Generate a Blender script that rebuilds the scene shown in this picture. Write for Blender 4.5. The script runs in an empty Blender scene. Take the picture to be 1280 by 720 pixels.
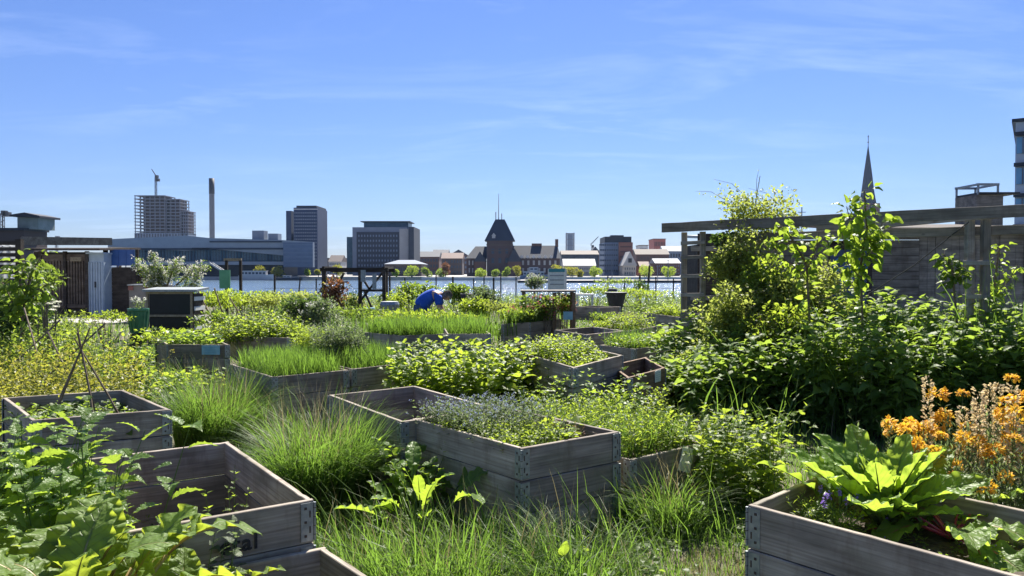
import bpy, bmesh, math, random
import numpy as np
from mathutils import Vector, Matrix

# ------------------------------------------------------------------ camera, sky, sun, exposure
S = bpy.context.scene
CAMH = 1.62
F = 931.0
PITCH = math.atan(20 / F)
cam_d = bpy.data.cameras.new('camera')
cam = bpy.data.objects.new('camera', cam_d)
S.collection.objects.link(cam)
cam.location = (0, 0, CAMH)
cam.rotation_euler = (math.pi / 2 - PITCH, 0, 0)
cam_d.sensor_width = 36
cam_d.lens = 36 * F / 1280
cam_d.clip_start = 0.05
cam_d.clip_end = 12000
S.camera = cam

SUN_AZ, SUN_EL = math.radians(11), math.radians(50)
world = bpy.data.worlds.new('World')
S.world = world
world.use_nodes = True
wn, wl = world.node_tree.nodes, world.node_tree.links
wn.clear()
w_out = wn.new('ShaderNodeOutputWorld')
w_bg = wn.new('ShaderNodeBackground')
w_sky = wn.new('ShaderNodeTexSky')
w_sky.sky_type = 'NISHITA'
w_sky.sun_disc = False
w_sky.sun_elevation = SUN_EL
w_sky.sun_rotation = SUN_AZ
w_sky.altitude = 0
w_sky.air_density = 1.25
w_sky.dust_density = 0.15
w_sky.ozone_density = 3.0
w_bg.inputs['Strength'].default_value = 0.064
# thin streaks of cirrus, laid out by sky direction
w_tc = wn.new('ShaderNodeTexCoord')
w_sep = wn.new('ShaderNodeSeparateXYZ'); wl.new(w_tc.outputs['Generated'], w_sep.inputs[0])
w_add = wn.new('ShaderNodeMath'); w_add.operation = 'ADD'; w_add.inputs[1].default_value = 0.12
wl.new(w_sep.outputs['Z'], w_add.inputs[0])
w_dx = wn.new('ShaderNodeMath'); w_dx.operation = 'DIVIDE'
w_dy = wn.new('ShaderNodeMath'); w_dy.operation = 'DIVIDE'
wl.new(w_sep.outputs['X'], w_dx.inputs[0]); wl.new(w_add.outputs[0], w_dx.inputs[1])
wl.new(w_sep.outputs['Y'], w_dy.inputs[0]); wl.new(w_add.outputs[0], w_dy.inputs[1])
w_cmb = wn.new('ShaderNodeCombineXYZ')
wl.new(w_dx.outputs[0], w_cmb.inputs[0]); wl.new(w_dy.outputs[0], w_cmb.inputs[1])
w_map = wn.new('ShaderNodeMapping'); w_map.inputs['Rotation'].default_value = (0, 0, 0.35)
w_map.inputs['Scale'].default_value = (0.9, 2.3, 1)
wl.new(w_cmb.outputs[0], w_map.inputs[0])
w_n1 = wn.new('ShaderNodeTexNoise'); w_n1.inputs['Scale'].default_value = 1.1; w_n1.inputs['Detail'].default_value = 9
w_n1.inputs['Roughness'].default_value = 0.62; w_n1.inputs['Distortion'].default_value = 0.5
wl.new(w_map.outputs[0], w_n1.inputs['Vector'])
w_n2 = wn.new('ShaderNodeTexNoise'); w_n2.inputs['Scale'].default_value = 0.45; w_n2.inputs['Detail'].default_value = 2
wl.new(w_cmb.outputs[0], w_n2.inputs['Vector'])
w_r1 = wn.new('ShaderNodeMapRange'); w_r1.inputs['From Min'].default_value = 0.49; w_r1.inputs['From Max'].default_value = 0.80
w_r2 = wn.new('ShaderNodeMapRange'); w_r2.inputs['From Min'].default_value = 0.34; w_r2.inputs['From Max'].default_value = 0.66
wl.new(w_n1.outputs['Fac'], w_r1.inputs['Value']); wl.new(w_n2.outputs['Fac'], w_r2.inputs['Value'])
w_m = wn.new('ShaderNodeMath'); w_m.operation = 'MULTIPLY'
wl.new(w_r1.outputs[0], w_m.inputs[0]); wl.new(w_r2.outputs[0], w_m.inputs[1])
w_m2 = wn.new('ShaderNodeMath'); w_m2.operation = 'MULTIPLY'; w_m2.inputs[1].default_value = 0.42
wl.new(w_m.outputs[0], w_m2.inputs[0])
w_mix = wn.new('ShaderNodeMix'); w_mix.data_type = 'RGBA'
w_gr = wn.new('ShaderNodeMix'); w_gr.data_type = 'RGBA'; w_gr.blend_type = 'MULTIPLY'; w_gr.inputs['Factor'].default_value = 1.0
w_gr.inputs['B'].default_value = (0.405, 0.49, 0.78, 1)
wl.new(w_sky.outputs[0], w_gr.inputs['A'])
wl.new(w_m2.outputs[0], w_mix.inputs['Factor'])
wl.new(w_gr.outputs['Result'], w_mix.inputs['A'])
w_mix.inputs['B'].default_value = (6.0, 7.2, 9.6, 1)
wl.new(w_mix.outputs['Result'], w_bg.inputs['Color'])
wl.new(w_bg.outputs[0], w_out.inputs['Surface'])

sun_d = bpy.data.lights.new('sun', 'SUN')
sun_d.energy = 5.0
sun_d.angle = math.radians(0.53)
sun_d.color = (1.0, 0.94, 0.84)
sun = bpy.data.objects.new('sun', sun_d)
S.collection.objects.link(sun)
SV = Vector((math.sin(SUN_AZ) * math.cos(SUN_EL), math.cos(SUN_AZ) * math.cos(SUN_EL), math.sin(SUN_EL)))
sun.rotation_euler = SV.to_track_quat('Z', 'Y').to_euler()
sun.location = (0, 0, 30)

vs = S.view_settings
vs.view_transform = 'Standard'; vs.look = 'None'; vs.gamma = 1; vs.use_curve_mapping = False
vs.exposure = 1.35
S.cycles.use_denoising = True
S.cycles.max_bounces = 7
S.cycles.diffuse_bounces = 3
S.cycles.glossy_bounces = 3
S.cycles.transmission_bounces = 4
S.cycles.caustics_reflective = False
S.cycles.caustics_refractive = False
S.cycles.sample_clamp_indirect = 6

COL = S.collection.objects
rng = np.random.default_rng(7)
random.seed(7)

def ray(px, py):
    a, b = (px - 640) / F, (360 - py) / F
    c, s = math.cos(PITCH), math.sin(PITCH)
    return Vector((a, c + s * b, -s + c * b))
def at(px, py, d):
    r = ray(px, py); return Vector((0, 0, CAMH)) + r * (d / r.y)
def on(px, py, z):
    r = ray(px, py); return Vector((0, 0, CAMH)) + r * ((z - CAMH) / r.z)

# ------------------------------------------------------------------ object helpers
def tag(o, label=None, cat=None, group=None, kind=None):
    if label: o['label'] = label
    if cat: o['category'] = cat
    if group: o['group'] = group
    if kind: o['kind'] = kind
    return o
def empty(name, loc=(0, 0, 0), label=None, cat=None, group=None, rz=0.0):
    o = bpy.data.objects.new(name, None); COL.link(o)
    o.location = loc; o.rotation_euler = (0, 0, rz); o.empty_display_size = .1
    return tag(o, label, cat, group)
def copy_tree(o, parent=None):
    c = o.copy(); COL.link(c)
    if parent is not None: c.parent = parent
    for ch in list(o.children): copy_tree(ch, c)
    return c

class G:
    """collects geometry quickly and links it as one mesh object"""
    def __init__(s): s.V = []; s.I = []; s.T = []; s.M = []; s.U = []; s.n = 0
    def raw(s, V, I, T, m=0, U=None):
        V = np.asarray(V, float).reshape(-1, 3); I = np.asarray(I, np.int64).ravel(); T = np.asarray(T, np.int64).ravel()
        s.V.append(V); s.I.append(I + s.n); s.T.append(T); s.n += len(V)
        s.M.append(np.full(len(T), m) if np.isscalar(m) else np.asarray(m))
        s.U.append(np.zeros((len(V), 2)) if U is None else np.asarray(U, float).reshape(-1, 2))
        return s
    def inst(s, tpl, R, P, m=0):
        """tpl=(V,I,T,U); R (N,3,3) columns are the axes (scaled); P (N,3)"""
        V, I, T, U = tpl; N = len(P)
        if N == 0: return s
        VV = np.einsum('nij,kj->nki', R, V) + P[:, None, :]
        II = (I[None, :] + (np.arange(N) * len(V))[:, None]).ravel()
        s.raw(VV.reshape(-1, 3), II, np.tile(T, N), m, np.tile(U, (N, 1)))
        return s
    def box(s, c, d, m=0, rz=0.0, R=None):
        c = np.array(c, float); d = np.array(d, float) / 2
        V = np.array([[x, y, z] for z in (-1, 1) for y in (-1, 1) for x in (-1, 1)], float) * d
        if R is None:
            R = np.array([[math.cos(rz), -math.sin(rz), 0], [math.sin(rz), math.cos(rz), 0], [0, 0, 1]])
        s.raw(V @ np.asarray(R).T + c, [0, 2, 3, 1, 4, 5, 7, 6, 0, 1, 5, 4, 2, 6, 7, 3, 0, 4, 6, 2, 1, 3, 7, 5], [4] * 6, m)
        return s
    def bar(s, a, b, w, h=None, m=0):
        """a square bar from a to b"""
        a = Vector(a); b = Vector(b); d = b - a; L = d.length; h = h or w
        y = d.normalized(); up = Vector((0, 0, 1)) if abs(y.z) < .95 else Vector((0, 1, 0))
        x = y.cross(up).normalized(); z = x.cross(y)
        R = np.array([[x.x, y.x, z.x], [x.y, y.y, z.y], [x.z, y.z, z.z]])
        s.box((a + b) / 2, (w, L, h), m, R=R); return s
    def tube(s, pts, r, k=8, m=0, cap=True):
        pts = [Vector(p) for p in pts]; n = len(pts)
        rr = [r] * n if np.isscalar(r) else list(r)
        V = []; ref = None
        for i, p in enumerate(pts):
            t = (pts[min(i + 1, n - 1)] - pts[max(i - 1, 0)]).normalized()
            if ref is None:
                ref = t.cross(Vector((0, 0, 1)) if abs(t.z) < .9 else Vector((1, 0, 0))).normalized()
            ref = (ref - t * ref.dot(t)).normalized(); b = t.cross(ref)
            for j in range(k):
                a = 2 * math.pi * j / k
                V.append(p + ref * (math.cos(a) * rr[i]) + b * (math.sin(a) * rr[i]))
        I = []; T = []
        for i in range(n - 1):
            for j in range(k):
                I += [i * k + j, i * k + (j + 1) % k, (i + 1) * k + (j + 1) % k, (i + 1) * k + j]; T.append(4)
        if cap:
            I += list(range(k))[::-1]; T.append(k); I += [(n - 1) * k + j for j in range(k)]; T.append(k)
        s.raw([tuple(v) for v in V], I, T, m); return s
    def prism(s, poly, y0, y1, m=0, axis='y'):
        """poly of (x,z) pushed from y0 to y1 (or of (x,y) pushed in z)"""
        n = len(poly)
        if axis == 'y': V = [(p[0], y0, p[1]) for p in poly] + [(p[0], y1, p[1]) for p in poly]
        elif axis == 'x': V = [(y0, p[0], p[1]) for p in poly] + [(y1, p[0], p[1]) for p in poly]
        else: V = [(p[0], p[1], y0) for p in poly] + [(p[0], p[1], y1) for p in poly]
        I = list(range(n)) + [n + i for i in range(n)][::-1]; T = [n, n]
        for i in range(n):
            j = (i + 1) % n; I += [i, n + i, n + j, j]; T.append(4)
        s.raw(V, I, T, m); return s
    def build(s, name, mats, parent=None, smooth=False, loc=None, fixn=False, auto=False):
        me = bpy.data.meshes.new(name)
        V = np.concatenate(s.V); I = np.concatenate(s.I).astype(np.int32); T = np.concatenate(s.T).astype(np.int32)
        M = np.concatenate(s.M).astype(np.int32); U = np.concatenate(s.U)
        me.vertices.add(len(V)); me.vertices.foreach_set('co', V.astype(np.float32).ravel())
        me.loops.add(len(I)); me.loops.foreach_set('vertex_index', I)
        me.polygons.add(len(T)); st = np.concatenate([[0], np.cumsum(T)[:-1]]).astype(np.int32)
        me.polygons.foreach_set('loop_start', st)
        try: me.polygons.foreach_set('loop_total', T)
        except Exception: pass
        me.polygons.foreach_set('material_index', M)
        me.polygons.foreach_set('use_smooth', np.full(len(T), bool(smooth)))
        if np.any(U):
            uv = me.uv_layers.new(name='uv'); uv.data.foreach_set('uv', U[I].astype(np.float32).ravel())
        me.update(calc_edges=True); me.validate()
        if fixn:
            bm = bmesh.new(); bm.from_mesh(me); bmesh.ops.recalc_face_normals(bm, faces=bm.faces); bm.to_mesh(me); bm.free()
        for m in (mats if isinstance(mats, (list, tuple)) else [mats]): me.materials.append(m)
        o = bpy.data.objects.new(name, me); COL.link(o)
        if parent is not None: o.parent = parent
        if loc is not None: o.location = loc
        return o

def lathe(g, prof, c=(0, 0, 0), k=16, m=0):
    n = len(prof); V = []
    for r, z in prof:
        for j in range(k):
            a = 2 * math.pi * j / k; V.append((c[0] + r * math.cos(a), c[1] + r * math.sin(a), c[2] + z))
    I = []; T = []
    for i in range(n - 1):
        for j in range(k):
            I += [i * k + j, i * k + (j + 1) % k, (i + 1) * k + (j + 1) % k, (i + 1) * k + j]; T.append(4)
    g.raw(V, I, T, m)

# ------------------------------------------------------------------ materials
def newmat(name):
    m = bpy.data.materials.new(name); m.use_nodes = True
    n, l = m.node_tree.nodes, m.node_tree.links; n.clear()
    o = n.new('ShaderNodeOutputMaterial'); b = n.new('ShaderNodeBsdfPrincipled')
    l.new(b.outputs[0], o.inputs[0]); return m, n, l, b, o
def vary(n, l, a, b, scale=(1, 1, 1), ns=5.0, detail=6, lo=.3, hi=.7, coord='Object', rnd=True):
    tc = n.new('ShaderNodeTexCoord'); mp = n.new('ShaderNodeMapping'); mp.inputs['Scale'].default_value = scale
    l.new(tc.outputs[coord], mp.inputs[0])
    if rnd:
        oi = n.new('ShaderNodeObjectInfo'); mu = n.new('ShaderNodeMath'); mu.operation = 'MULTIPLY'; mu.inputs[1].default_value = 37
        l.new(oi.outputs['Random'], mu.inputs[0]); l.new(mu.outputs[0], mp.inputs['Location'])
    t = n.new('ShaderNodeTexNoise'); t.inputs['Scale'].default_value = ns; t.inputs['Detail'].default_value = detail
    l.new(mp.outputs[0], t.inputs['Vector'])
    r = n.new('ShaderNodeMapRange'); r.inputs['From Min'].default_value = lo; r.inputs['From Max'].default_value = hi
    l.new(t.outputs['Fac'], r.inputs['Value'])
    x = n.new('ShaderNodeMix'); x.data_type = 'RGBA'; x.inputs['A'].default_value = (*a, 1); x.inputs['B'].default_value = (*b, 1)
    l.new(r.outputs[0], x.inputs['Factor'])
    return x.outputs['Result'], t.outputs['Fac'], mp
def bump(n, l, b, h, strength=.4, dist=.01):
    bp = n.new('ShaderNodeBump'); bp.inputs['Strength'].default_value = strength; bp.inputs['Distance'].default_value = dist
    l.new(h, bp.inputs['Height']); l.new(bp.outputs[0], b.inputs['Normal'])
def plain(name, a, b=None, rough=.7, ns=4.0, scale=(1, 1, 1), metal=0.0, bmp=.2, dist=.01, spec=.5, lo=.3, hi=.7):
    m, n, l, bs, o = newmat(name)
    b = b or tuple(min(1, v * 1.25) for v in a)
    c, h, _ = vary(n, l, a, b, scale, ns, lo=lo, hi=hi)
    l.new(c, bs.inputs['Base Color']); bs.inputs['Roughness'].default_value = rough; bs.inputs['Metallic'].default_value = metal
    bs.inputs['Specular IOR Level'].default_value = spec
    if bmp: bump(n, l, bs, h, bmp, dist)
    return m
def wood(name, dark, light, rough=.8, grain=60, green=None):
    m, n, l, bs, o = newmat(name)
    c, h, mp = vary(n, l, dark, light, (2.0, grain * 1.3, grain * 1.3), 1.0, 8, .27, .73)
    # broad weathering
    tc = n.new('ShaderNodeTexCoord')
    t2 = n.new('ShaderNodeTexNoise'); t2.inputs['Scale'].default_value = 3.2; t2.inputs['Detail'].default_value = 5
    mp2 = n.new('ShaderNodeMapping'); mp2.inputs['Scale'].default_value = (1, 2.5, 2.5)
    l.new(tc.outputs['Object'], mp2.inputs[0]); l.new(mp.inputs['Location'].links[0].from_socket, mp2.inputs['Location']); l.new(mp2.outputs[0], t2.inputs['Vector'])
    r2 = n.new('ShaderNodeMapRange'); r2.inputs['From Min'].default_value = .3; r2.inputs['From Max'].default_value = .72
    r2.inputs['To Min'].default_value = .62; r2.inputs['To Max'].default_value = 1.25
    l.new(t2.outputs['Fac'], r2.inputs['Value'])
    mu = n.new('ShaderNodeVectorMath'); mu.operation = 'SCALE'; l.new(c, mu.inputs[0]); l.new(r2.outputs[0], mu.inputs['Scale'])
    # knots
    vo = n.new('ShaderNodeTexVoronoi'); vo.inputs['Scale'].default_value = 3.4
    mp3 = n.new('ShaderNodeMapping'); mp3.inputs['Scale'].default_value = (.75, 1.4, 1.4); l.new(tc.outputs['Object'], mp3.inputs[0])
    l.new(mp.inputs['Location'].links[0].from_socket, mp3.inputs['Location']); l.new(mp3.outputs[0], vo.inputs['Vector'])
    rk = n.new('ShaderNodeMapRange'); rk.inputs['From Min'].default_value = .035; rk.inputs['From Max'].default_value = .085
    rk.inputs['To Min'].default_value = .35; l.new(vo.outputs['Distance'], rk.inputs['Value'])
    mk = n.new('ShaderNodeVectorMath'); mk.operation = 'SCALE'; l.new(mu.outputs[0], mk.inputs[0]); l.new(rk.outputs[0], mk.inputs['Scale'])
    # board to board tone
    oi = n.new('ShaderNodeObjectInfo'); rt = n.new('ShaderNodeMapRange'); rt.inputs['To Min'].default_value = .66; rt.inputs['To Max'].default_value = 1.25
    l.new(oi.outputs['Random'], rt.inputs['Value'])
    mt = n.new('ShaderNodeVectorMath'); mt.operation = 'SCALE'; l.new(mk.outputs[0], mt.inputs[0]); l.new(rt.outputs[0], mt.inputs['Scale'])
    last = mt.outputs[0]
    # brown water stains running off the knots and joints
    mp5 = n.new('ShaderNodeMapping'); mp5.inputs['Scale'].default_value = (7, 2.2, 2.2); l.new(tc.outputs['Object'], mp5.inputs[0]); l.new(mp.inputs['Location'].links[0].from_socket, mp5.inputs['Location'])
    t5 = n.new('ShaderNodeTexNoise'); t5.inputs['Scale'].default_value = 1.0; t5.inputs['Detail'].default_value = 7; t5.inputs['Roughness'].default_value = .7; l.new(mp5.outputs[0], t5.inputs['Vector'])
    r5 = n.new('ShaderNodeMapRange'); r5.inputs['From Min'].default_value = .50; r5.inputs['From Max'].default_value = .68; r5.inputs['To Max'].default_value = .55; l.new(t5.outputs['Fac'], r5.inputs['Value'])
    m5 = n.new('ShaderNodeMix'); m5.data_type = 'RGBA'; l.new(r5.outputs[0], m5.inputs['Factor']); l.new(last, m5.inputs['A']); m5.inputs['B'].default_value = (dark[0] * .62, dark[1] * .5, dark[2] * .42, 1)
    last = m5.outputs['Result']
    if green:
        t4 = n.new('ShaderNodeTexNoise'); t4.inputs['Scale'].default_value = 2.1; l.new(mp2.outputs[0], t4.inputs['Vector'])
        r4 = n.new('ShaderNodeMapRange'); r4.inputs['From Min'].default_value = .52; r4.inputs['From Max'].default_value = .75; r4.inputs['To Max'].default_value = .6
        l.new(t4.outputs['Fac'], r4.inputs['Value'])
        mx = n.new('ShaderNodeMix'); mx.data_type = 'RGBA'; l.new(r4.outputs[0], mx.inputs['Factor']); l.new(last, mx.inputs['A']); mx.inputs['B'].default_value = (*green, 1)
        last = mx.outputs['Result']
    l.new(last, bs.inputs['Base Color']); bs.inputs['Roughness'].default_value = rough; bs.inputs['Specular IOR Level'].default_value = .3
    bump(n, l, bs, h, .35, .004)
    return m
def leafmat(name, a, b, tr, mixf=.45, rough=.45, veins=False, spot=None, hi=.9):
    """front colour varies a..b leaf by leaf; tr is the light that comes through"""
    m, n, l, bs, o = newmat(name)
    g = n.new('ShaderNodeNewGeometry')
    tc = n.new('ShaderNodeTexCoord'); t = n.new('ShaderNodeTexNoise'); t.inputs['Scale'].default_value = 1.6; t.inputs['Detail'].default_value = 2
    l.new(tc.outputs['Object'], t.inputs['Vector'])
    ad = n.new('ShaderNodeMath'); ad.operation = 'ADD'; l.new(g.outputs['Random Per Island'], ad.inputs[0]); l.new(t.outputs['Fac'], ad.inputs[1])
    r = n.new('ShaderNodeMapRange'); r.inputs['From Min'].default_value = .3; r.inputs['From Max'].default_value = 1.35; l.new(ad.outputs[0], r.inputs['Value'])
    x = n.new('ShaderNodeMix'); x.data_type = 'RGBA'; x.inputs['A'].default_value = (*a, 1); x.inputs['B'].default_value = (*b, 1); l.new(r.outputs[0], x.inputs['Factor'])
    col = x.outputs['Result']
    tr = tuple(min(.8, v * 1.22) for v in tr)
    x2 = n.new('ShaderNodeMix'); x2.data_type = 'RGBA'
    x2.inputs['A'].default_value = (*[v * .62 for v in tr], 1); x2.inputs['B'].default_value = (*tr, 1); l.new(r.outputs[0], x2.inputs['Factor'])
    tcol = x2.outputs['Result']
    if veins:
        uv = n.new('ShaderNodeUVMap'); uv.uv_map = 'uv'; sp = n.new('ShaderNodeSeparateXYZ'); l.new(uv.outputs[0], sp.inputs[0])
        au = n.new('ShaderNodeMath'); au.operation = 'ABSOLUTE'; l.new(sp.outputs['X'], au.inputs[0])
        k = n.new('ShaderNodeMath'); k.operation = 'MULTIPLY_ADD'; k.inputs[1].default_value = -.28; l.new(au.outputs[0], k.inputs[0]); l.new(sp.outputs['Y'], k.inputs[2])
        k2 = n.new('ShaderNodeMath'); k2.operation = 'MULTIPLY'; k2.inputs[1].default_value = 7.5; l.new(k.outputs[0], k2.inputs[0])
        fr = n.new('ShaderNodeMath'); fr.operation = 'PINGPONG'; fr.inputs[1].default_value = .5; l.new(k2.outputs[0], fr.inputs[0])
        v1 = n.new('ShaderNodeMapRange'); v1.inputs['From Min'].default_value = .0; v1.inputs['From Max'].default_value = .11; v1.inputs['To Min'].default_value = 1; v1.inputs['To Max'].default_value = 0; l.new(fr.outputs[0], v1.inputs['Value'])
        v2 = n.new('ShaderNodeMapRange'); v2.inputs['From Min'].default_value = .03; v2.inputs['From Max'].default_value = .09; v2.inputs['To Min'].default_value = 1; v2.inputs['To Max'].default_value = 0; l.new(au.outputs[0], v2.inputs['Value'])
        mxv = n.new('ShaderNodeMath'); mxv.operation = 'MAXIMUM'; l.new(v1.outputs[0], mxv.inputs[0]); l.new(v2.outputs[0], mxv.inputs[1])
        vf = n.new('ShaderNodeMath'); vf.operation = 'MULTIPLY'; vf.inputs[1].default_value = .55; l.new(mxv.outputs[0], vf.inputs[0])
        y = n.new('ShaderNodeMix'); y.data_type = 'RGBA'; l.new(vf.outputs[0], y.inputs['Factor']); l.new(col, y.inputs['A']); y.inputs['B'].default_value = (.19, .26, .09, 1)
        col = y.outputs['Result']
        y2 = n.new('ShaderNodeMix'); y2.data_type = 'RGBA'; l.new(vf.outputs[0], y2.inputs['Factor']); l.new(tcol, y2.inputs['A']); y2.inputs['B'].default_value = (*[v * .45 for v in tr], 1)
        tcol = y2.outputs['Result']
        vt = n.new('ShaderNodeTexVoronoi'); vt.inputs['Scale'].default_value = 60; l.new(tc.outputs['Object'], vt.inputs['Vector'])
        hs = n.new('ShaderNodeMath'); hs.operation = 'MULTIPLY_ADD'; hs.inputs[1].default_value = -1.2; l.new(mxv.outputs[0], hs.inputs[0]); l.new(vt.outputs['Distance'], hs.inputs[2])
        bump(n, l, bs, hs.outputs[0], .55, .006)
    l.new(col, bs.inputs['Base Color']); bs.inputs['Roughness'].default_value = rough; bs.inputs['Specular IOR Level'].default_value = .28
    tl = n.new('ShaderNodeBsdfTranslucent'); l.new(tcol, tl.inputs['Color'])
    ms = n.new('ShaderNodeMixShader'); ms.inputs[0].default_value = mixf
    l.new(bs.outputs[0], ms.inputs[1]); l.new(tl.outputs[0], ms.inputs[2]); l.new(ms.outputs[0], o.inputs[0])
    return m

M = {}
M['board'] = wood('weathered_board', (.20, .165, .13), (.45, .395, .325), green=(.16, .155, .10))
M['boardwarm'] = wood('brown_board', (.13, .08, .05), (.30, .21, .14))
M['post'] = wood('pergola_timber', (.20, .18, .145), (.40, .36, .30))
M['shedwood'] = wood('shed_cladding', (.15, .135, .115), (.30, .275, .235), grain=30)
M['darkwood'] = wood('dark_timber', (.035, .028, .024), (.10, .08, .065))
M['steel'] = plain('galvanised_steel', (.20, .23, .25), (.36, .38, .39), .5, 30, metal=.55, bmp=.25, dist=.002)
M['rust'] = plain('rusty_bolt', (.05, .04, .035), (.12, .08, .06), .7, 60, metal=.3)
M['soil'] = plain('soil', (.035, .026, .018), (.11, .085, .06), .95, 35, bmp=.9, dist=.03)
M['twig'] = plain('twig', (.10, .075, .05), (.22, .17, .12), .9, 20)
M['drystick'] = plain('dry_stick', (.22, .17, .11), (.38, .31, .21), .9, 20)
M['white'] = plain('white_paint', (.62, .62, .6), (.78, .78, .76), .6, 6)
M['note'] = plain('note_paper', (.55, .60, .58), (.70, .74, .70), .7, 20, bmp=.1)
M['bluenote'] = plain('blue_note_sheet', (.16, .38, .50), (.27, .50, .60), .45, 14, bmp=.1)
M['notelines'] = plain('faded_ink', (.10, .22, .30), (.12, .26, .34), .6)
M['ink'] = plain('black_ink', (.012, .012, .014), (.05, .047, .045), .8, 60, lo=.4, hi=.75)
M['nettle'] = leafmat('nettle_leaf', (.045, .095, .02), (.11, .18, .035), (.34, .48, .06), .46, .55)
M['bignettle'] = leafmat('near_nettle_leaf', (.05, .105, .02), (.10, .175, .03), (.42, .58, .06), .42, .42, veins=True)
M['rhubarb'] = leafmat('rhubarb_leaf', (.09, .15, .035), (.15, .23, .055), (.46, .56, .05), .46, .5, veins=True)
M['chard'] = leafmat('chard_leaf', (.085, .16, .025), (.14, .24, .04), (.42, .58, .06), .5, .45, veins=True)
M['horse'] = leafmat('dock_leaf', (.075, .145, .025), (.12, .21, .04), (.40, .56, .05), .5, .42, veins=True)
M['grass'] = leafmat('grass_blade', (.016, .038, .010), (.10, .165, .036), (.23, .40, .05), .42, .5)
M['drygrass'] = leafmat('dry_grass_blade', (.22, .19, .09), (.36, .31, .17), (.30, .26, .12), .35, .6)
M['bright'] = leafmat('bright_herb_leaf', (.055, .105, .016), (.12, .18, .03), (.42, .54, .05), .5, .46)
M['mid'] = leafmat('mid_green_leaf', (.04, .08, .016), (.09, .14, .028), (.30, .42, .05), .47, .46)
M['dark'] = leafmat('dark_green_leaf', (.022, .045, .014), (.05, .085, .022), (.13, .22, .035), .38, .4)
M['olive'] = leafmat('climber_leaf', (.10, .13, .03), (.22, .25, .06), (.42, .49, .09), .5, .5)
M['quince'] = leafmat('broad_yellowgreen_leaf', (.06, .12, .02), (.11, .19, .03), (.38, .52, .05), .52, .4)
M['yellowleaf'] = leafmat('yellow_green_leaf', (.11, .14, .02), (.20, .20, .03), (.42, .42, .05), .45, .45)
M['grey'] = leafmat('grey_green_leaf', (.08, .11, .06), (.14, .17, .09), (.22, .30, .10), .4, .55)
M['bronze'] = leafmat('bronze_leaf', (.07, .03, .02), (.13, .07, .03), (.28, .12, .05), .4, .45)
M['stem'] = leafmat('green_stem', (.06, .11, .03), (.12, .17, .05), (.2, .3, .05), .2, .5)
M['redstem'] = plain('red_stalk', (.28, .03, .06), (.42, .07, .10), .4, 10)
M['pinkstem'] = plain('rhubarb_stalk', (.28, .16, .08), (.22, .26, .07), .4, 6)
def petal(name, a, b, t): return leafmat(name, a, b, t, .4, .6)
M['orange'] = petal('orange_petal', (.70, .25, .012), (.95, .62, .08), (.85, .46, .04))
M['peach'] = petal('peach_petal', (.60, .48, .26), (.80, .68, .44), (.6, .48, .26))
M['bluefl'] = petal('pale_blue_petal', (.38, .42, .66), (.58, .62, .80), (.4, .45, .7))
M['purple'] = petal('purple_petal', (.20, .10, .48), (.32, .20, .62), (.3, .18, .6))
M['whitefl'] = petal('white_petal', (.62, .62, .48), (.82, .82, .70), (.7, .72, .6))
M['yellowfl'] = petal('yellow_petal', (.62, .55, .06), (.75, .66, .12), (.7, .62, .1))
M['pinkfl'] = petal('pink_petal', (.62, .10, .16), (.75, .25, .30), (.6, .14, .2))

# ------------------------------------------------------------------ leaf shapes   (x across, y along, z up)
def grid_leaf(ny, nx, prof, fold=.25, curl=.5, wave=0.0, crink=0.0, seed=0, waves=5, tooth=0.0):
    """prof(t) half width for t 0..1; 2*nx+1 columns, ny+1 rows"""
    r = np.random.default_rng(seed); V = []; U = []
    ph = r.uniform(0, 6.28, 4)
    for i in range(ny + 1):
        t = i / ny; w = prof(t)
        if tooth and 0 < i < ny: w *= (1 + tooth) if i % 2 else (1 - tooth)
        ang = curl * t
        cy = math.sin(ang) / curl if curl else t; cz = -(1 - math.cos(ang)) / curl if curl else 0
        for j in range(-nx, nx + 1):
            u = j / nx; x = u * w
            z = abs(x) * fold
            z += wave * math.sin(t * 6.28 * waves + ph[0] + (1.5 if u > 0 else 0)) * abs(u) ** 1.6
            if crink: z += crink * (math.sin(u * 9 + t * 23 + ph[1]) * .5 + math.sin(t * 37 - u * 6 + ph[2]) * .35 + r.normal(0, .25)) * (1 if abs(u) > 0 else .2)
            back = tooth * .25 * abs(u) if tooth and i % 2 else 0
            V.append((x, cy - back * .1 + math.sin(ang) * z * 0, cz + z)); U.append((u, t))
    I = []; T = []; c = 2 * nx + 1
    for i in range(ny):
        for j in range(2 * nx):
            a = i * c + j; I += [a, a + 1, a + c + 1, a + c]; T.append(4)
    return (np.array(V, float), np.array(I), np.array(T), np.array(U, float))
P_ov = lambda w: (lambda t: w * (math.sin(math.pi * min(1, t ** .62)) ** .85 if 0 < t < 1 else .012))
P_heart = lambda w: (lambda t: w * ((1 - t) ** .45 * (min(1, t * 5 + .25)) ** .6 if t < 1 else .0) + .004)
P_spoon = lambda w: (lambda t: w * (.18 + .82 * min(1, max(0, (t - .12)) * 2.2) ** .8) * (max(0, 1 - t) ** .42) + .004)
def tiny(w=.5, fold=.2):   # four-point folded leaf
    V = np.array([(0, 0, 0), (w / 2, .45, fold * w), (0, 1, -.05), (-w / 2, .45, fold * w), (0, .45, 0)], float)
    return (V, np.array([0, 1, 4, 1, 2, 4, 4, 2, 3, 0, 4, 3]), np.array([3, 3, 3, 3]), np.array([(0, 0), (1, .5), (0, 1), (-1, .5), (0, .5)], float))
def quadpetal(w=.6):
    V = np.array([(0, 0, 0), (w / 2, .6, .1), (0, 1, .0), (-w / 2, .6, .1)], float)
    return (V, np.array([0, 1, 2, 3]), np.array([4]), np.array([(0, 0), (1, .5), (0, 1), (-1, .5)], float))
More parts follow.
